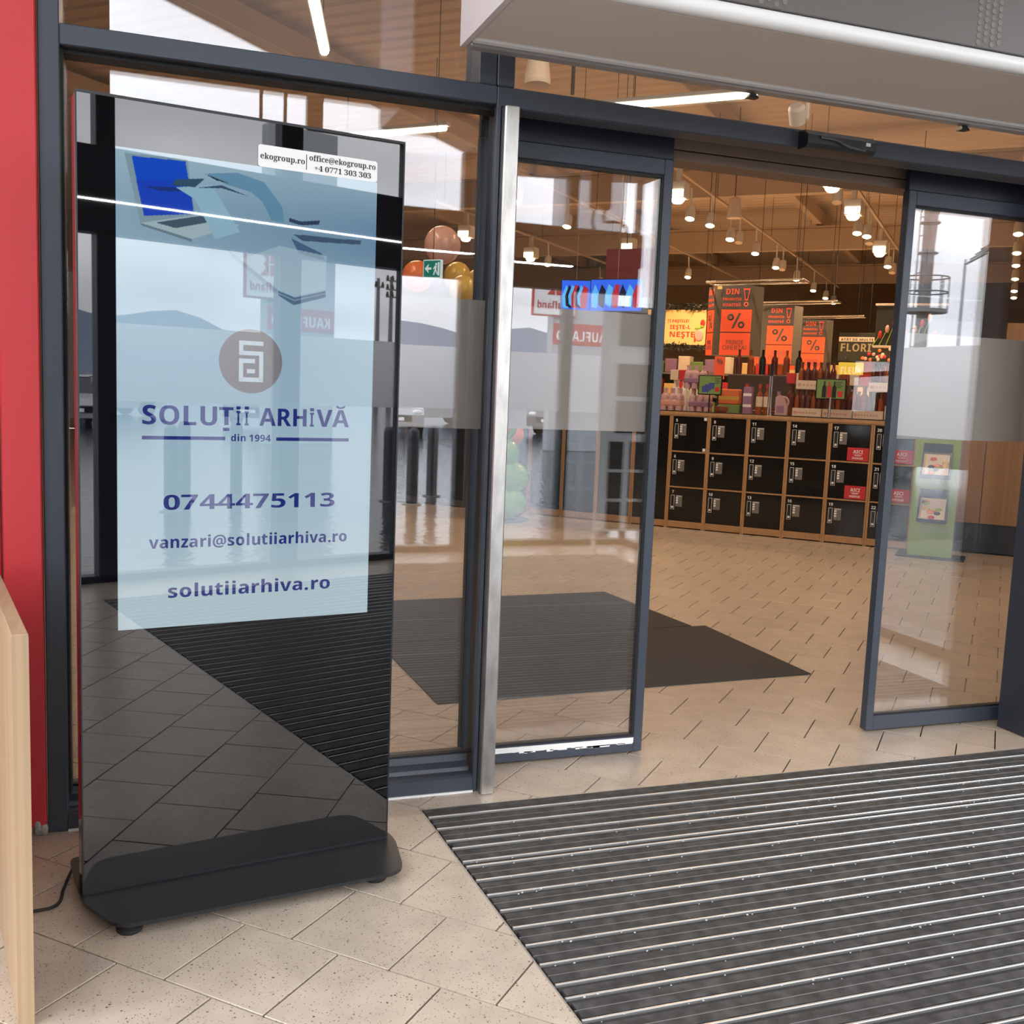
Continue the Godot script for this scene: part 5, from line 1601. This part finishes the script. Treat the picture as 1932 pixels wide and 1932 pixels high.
func build_balloons() -> void:
	balloon("large pink balloon floating above the green exit sign", shop(6.4, -2.60, 2.80), 0.175, M.balloon_pink)
	balloon("orange balloon left of the exit sign, beside the kiosk edge", shop(6.5, -2.93, 2.52), 0.15, M.balloon_orange, 0.985)
	balloon("purple balloon left of the exit sign", shop(6.45, -2.76, 2.50), 0.12, M.balloon_purple, 1.06)
	balloon("yellow balloon touching the exit sign on its right", shop(6.5, -2.48, 2.52), 0.13, M.balloon_yellow, 1.07)
	balloon("yellow balloon hanging lowest below the exit sign", shop(6.55, -2.44, 2.40), 0.13, M.balloon_yellow, 1.0)
	balloon("small yellow balloon furthest right of the exit sign", shop(6.5, -2.27, 2.49), 0.09, M.balloon_yellow, 1.13)
	balloon("peach balloon peeping out right of the steel post", shop(7.6, -2.62, 2.17), 0.12, M.balloon_peach)
	# stand of green balloons shaped like an animal
	var f := thing("balloon_figure", "green balloon animal figure with ring ears on the floor by the lockers", "balloon figure", shop(7.9, -2.62), SHOP_TURN)
	obj("mat", lathe(mb(), [Vector2(0, 0.0005), Vector2(0.34, 0.0005), Vector2(0.34, 0.015), Vector2(0, 0.015)], Vector3.ZERO, 20), M.slate_card, f)
	for q in [[-0.16, 0.20, 0.05, 0.19], [0.14, 0.20, 0.03, 0.19], [-0.02, 0.22, -0.14, 0.19], [-0.10, 0.50, 0.0, 0.20], [0.14, 0.48, -0.02, 0.19], [0.04, 0.74, 0.0, 0.18]]:
		obj("green_balloon", ball(mb(), Vector3(q[0], q[1], q[2]), Vector3(q[3], q[3] * 0.95, q[3]), 18, 12), M.balloon_green, f)
	obj("face_balloon", ball(mb(), Vector3(-0.10, 0.86, 0.14), Vector3(0.11, 0.11, 0.09), 16, 12), M.balloon_peach, f)
	for x in [-0.14, -0.06]:
		obj("eye", ball(mb(), Vector3(x, 0.88, 0.225), Vector3(0.016, 0.02, 0.01), 8, 6), M.black_ink, f)
	obj("ring_ear", torus(mb(), Vector3(0.05, 1.06, 0.10), 0.135, 0.034, Basis(Vector3.UP, 0.3), 22, 10), M.balloon_green, f)
	obj("ring_ear", torus(mb(), Vector3(-0.24, 1.05, 0.06), 0.12, 0.032, Basis(Vector3.UP, -0.3), 22, 10), M.balloon_green, f)
	for q in [[-0.05, 1.24, -0.14, 0.15], [-0.10, 1.02, -0.18, 0.16], [0.02, 0.95, -0.22, 0.14]]:
		obj("orange_balloon", ball(mb(), Vector3(q[0], q[1], q[2]), Vector3(q[3], q[3], q[3]), 16, 12), M.balloon_orange, f)

# ---------------------------------------------------------------- further things in the shop
func build_shop_extras() -> void:
	# exit sign
	var e := thing("exit_sign", "green emergency exit sign with a running figure and an arrow", "exit sign", shop(6.0, -2.475, 2.452), SHOP_TURN)
	obj("sign_box", lim(mb(), -0.095, 0.095, -0.01, 0.16, -0.04, 0.0, 0.004), M.exit_white, e)
	obj("green_face", lim(mb(), -0.086, 0.086, 0.0, 0.15, 0.0, 0.002), M.exit_glow, e)
	var a := mb()
	prism(a, poly([-0.075, 0.078, -0.035, 0.118, -0.035, 0.098, -0.045, 0.088, -0.005, 0.088, -0.005, 0.068, -0.045, 0.068, -0.035, 0.058, -0.035, 0.038]), 0.002, 0.004)
	obj("arrow", a, M.exit_white, e)
	a = mb()
	lim(a, 0.062, 0.080, 0.015, 0.135, 0.002, 0.004)
	ball(a, Vector3(0.045, 0.118, 0.003), Vector3(0.011, 0.011, 0.002), 10, 6)
	prism(a, poly([0.030, 0.065, 0.046, 0.065, 0.052, 0.105, 0.034, 0.105]), 0.002, 0.004)
	prism(a, poly([0.030, 0.068, 0.042, 0.068, 0.026, 0.020, 0.014, 0.020]), 0.002, 0.004)
	prism(a, poly([0.036, 0.068, 0.047, 0.068, 0.060, 0.030, 0.052, 0.026]), 0.002, 0.004)
	prism(a, poly([0.012, 0.075, 0.034, 0.105, 0.040, 0.098, 0.020, 0.070]), 0.002, 0.004)
	obj("running_figure", a, M.exit_white, e)
	obj("wire", tube(mb(), Vector3(0, 0.16, -0.02), Vector3(0, 3.0, -0.02), 0.004, 0.004, 5), M.black_satin, e)
	# two screens over the counter
	for k in 2:
		var w: float = [0.34, 0.62][k]
		var t := thing("wall_screen", ["small blue lit screen hanging left, seen through the left door leaf", "wide blue lit screen hanging right, seen through the left door leaf"][k], "screen", shop(8.4, [-2.20, -1.85][k], 2.34), SHOP_TURN + (0.35 if k == 0 else 0.0))
		obj("screen_case", lim(mb(), 0.0, w, 0.0, 0.36, -0.05, -0.002, 0.006), M.black_satin, t)
		obj("screen_face", lim(mb(), 0.012, w - 0.012, 0.012, 0.348, -0.002, 0.001), M.tv_blue, t)
		for i in 7:
			var x := 0.03 + (w - 0.14) * i / 6.0
			obj("screen_figure", prism(mb(), poly([x, 0.05 + 0.02 * (i % 3), x + 0.06, 0.04, x + 0.08, 0.20 + 0.03 * (i % 4), x + 0.03, 0.30, x - 0.01, 0.18]), 0.001, 0.0018 + 0.0002 * i), [M.tv_cyan, M.tv_dark, M.tv_cyan, M.tv_red, M.tv_dark, M.tv_cyan, M.tv_red][i], t)
		obj("hanger", tube(mb(), Vector3(w / 2, 0.36, -0.03), Vector3(w / 2, 3.0, -0.03), 0.005, 0.005, 6), M.bronze, t)
	# dark red hanging board
	var rb := thing("red_board", "dark red hanging board right of the blue screens", "board", shop(9.6, -2.13, 2.62), SHOP_TURN)
	obj("board", lim(mb(), 0.0, 0.62, 0.0, 0.57, -0.03, 0.0, 0.004), M.dark_red, rb)
	obj("hanger", tube(mb(), Vector3(0.25, 0.60, -0.02), Vector3(0.25, 2.9, -0.02), 0.006, 0.006, 5), M.black_satin, rb)
	# lime cardboard brochure stand
	var g := thing("brochure_stand", "lime green cardboard brochure stand with two tilted trays behind the right door", "stand", shop(8.22, 1.66), SHOP_TURN)
	var gb := mb()
	lim(gb, 0.0, 0.40, 0.0, 0.34, -0.012, 0.0)
	lim(gb, 0.0, 0.07, 0.34, 1.15, -0.012, 0.0)
	lim(gb, 0.33, 0.40, 0.34, 1.15, -0.012, 0.0)
	lim(gb, 0.07, 0.33, 0.66, 0.76, -0.012, 0.0)
	lim(gb, 0.07, 0.33, 1.10, 1.15, -0.012, 0.0)
	obj("panel", gb, M.lime_card, g)
	obj("recess", lim(mb(), 0.065, 0.335, 0.335, 1.105, -0.03, -0.012), M.black_satin, g)
	obj("floor_plate", lim(mb(), -0.10, 0.52, 0.0, 0.012, -0.28, 0.12, 0.003), M.black_satin, g)
	for k in 2:
		var tr := sub("tray", g, Vector3(0.20, [0.36, 0.78][k], 0.19))
		tr.rotation.x = deg_to_rad(-38.0)
		var tb := mb()
		lim(tb, -0.13, 0.13, 0.0, 0.30, -0.006, 0.0)
		lim(tb, -0.13, 0.13, -0.006, 0.0, 0.0, 0.06)
		lim(tb, -0.13, -0.125, 0.0, 0.26, 0.0, 0.05)
		lim(tb, 0.125, 0.13, 0.0, 0.26, 0.0, 0.05)
		obj("holder", tb, M.black_satin, tr)
		for i in 3:
			obj("brochure", lim(mb(), -0.115 + 0.01 * i, 0.105 + 0.005 * i, 0.004, 0.27 - 0.01 * i, 0.002 + 0.010 * i, 0.010 + 0.010 * i, 0.001), [M.cream_card, M.balloon_yellow, M.cream_card][i], tr)
		for i in 10:
			obj("printed_patch", ball(mb(), Vector3(rng.randf_range(-0.08, 0.09), rng.randf_range(0.03, 0.23), 0.0315), Vector3(0.03, 0.022, 0.0015), 8, 6), [M.balloon_orange, M.red_ink, M.lime_card, M.dark_leaf, M.yellow_card][i % 5], tr)
	# plain wooden cabinets right of the lockers
	for k in 3:
		var c := thing("wooden_cabinet", ["plain beech cabinet on a dark plinth, next to the brochure stand", "plain beech cabinet on a dark plinth, middle one behind the right door", "plain beech cabinet on a dark plinth, by the right door post"][k], "cabinet", shop(8.95, 1.665 + 0.60 * k), SHOP_TURN)
		obj("plinth", lim(mb(), 0.0, 0.598, 0.0, 0.29, -0.45, -0.015, 0.002), M.black_satin, c)
		obj("body", lim(mb(), 0.0, 0.598, 0.29, 1.62, -0.45, -0.02, 0.002), M.beech, c)
		obj("door", lim(mb(), 0.003, 0.595, 0.295, 1.615, -0.02, 0.0, 0.002), M.beech, c)
	var pb := thing("lit_orange_panel", "orange panel with a lit lower edge high on the right, past the door post", "panel", shop(9.3, 2.35, 2.10), SHOP_TURN)
	obj("board", lim(mb(), 0.0, 1.2, 0.0, 0.22, -0.1, 0.0, 0.004), M.beech, pb)
	obj("lamp_strip", lim(mb(), 0.0, 1.2, -0.025, -0.002, -0.09, 0.0), M.fleur_glow, pb)
	obj("hanger", tube(mb(), Vector3(0.6, 0.22, -0.05), Vector3(0.6, 3.0, -0.05), 0.01, 0.01, 6), M.black_satin, pb)
	# dark shelves far behind, so that the aisles end in goods
	for k in 4:
		var c := thing("goods_shelf", ["tall dark shelf of goods deep in the shop, behind the yellow banner", "tall dark shelf of goods deep in the shop, behind the hanging columns", "tall dark shelf of goods deep in the shop, behind the flower banner", "tall dark shelf of goods deep in the shop, behind the right door"][k], "shelf", shop(20.5, -6.0 + 3.0 * k), SHOP_TURN)
		obj("frame", lim(mb(), 0.0, 2.9, 0.0, 2.2, -0.6, -0.35, 0.01), M.dark_brown, c)
		for r in 4:
			obj("shelf_board", lim(mb(), 0.0, 2.9, 0.45 + 0.5 * r, 0.49 + 0.5 * r, -0.35, 0.0), M.galv, c)
			for i in 9:
				obj("carton", lim(mb(), 0.05 + 0.31 * i, 0.32 + 0.31 * i, 0.49 + 0.5 * r, 0.74 + 0.5 * r + 0.06 * ((i + r) % 3), -0.34, -0.04, 0.01), [M.red_sticker, M.cream_card, M.amber_glass, M.green_card, M.yellow_card, M.violet_pack][(i * 2 + r + k) % 6], c)
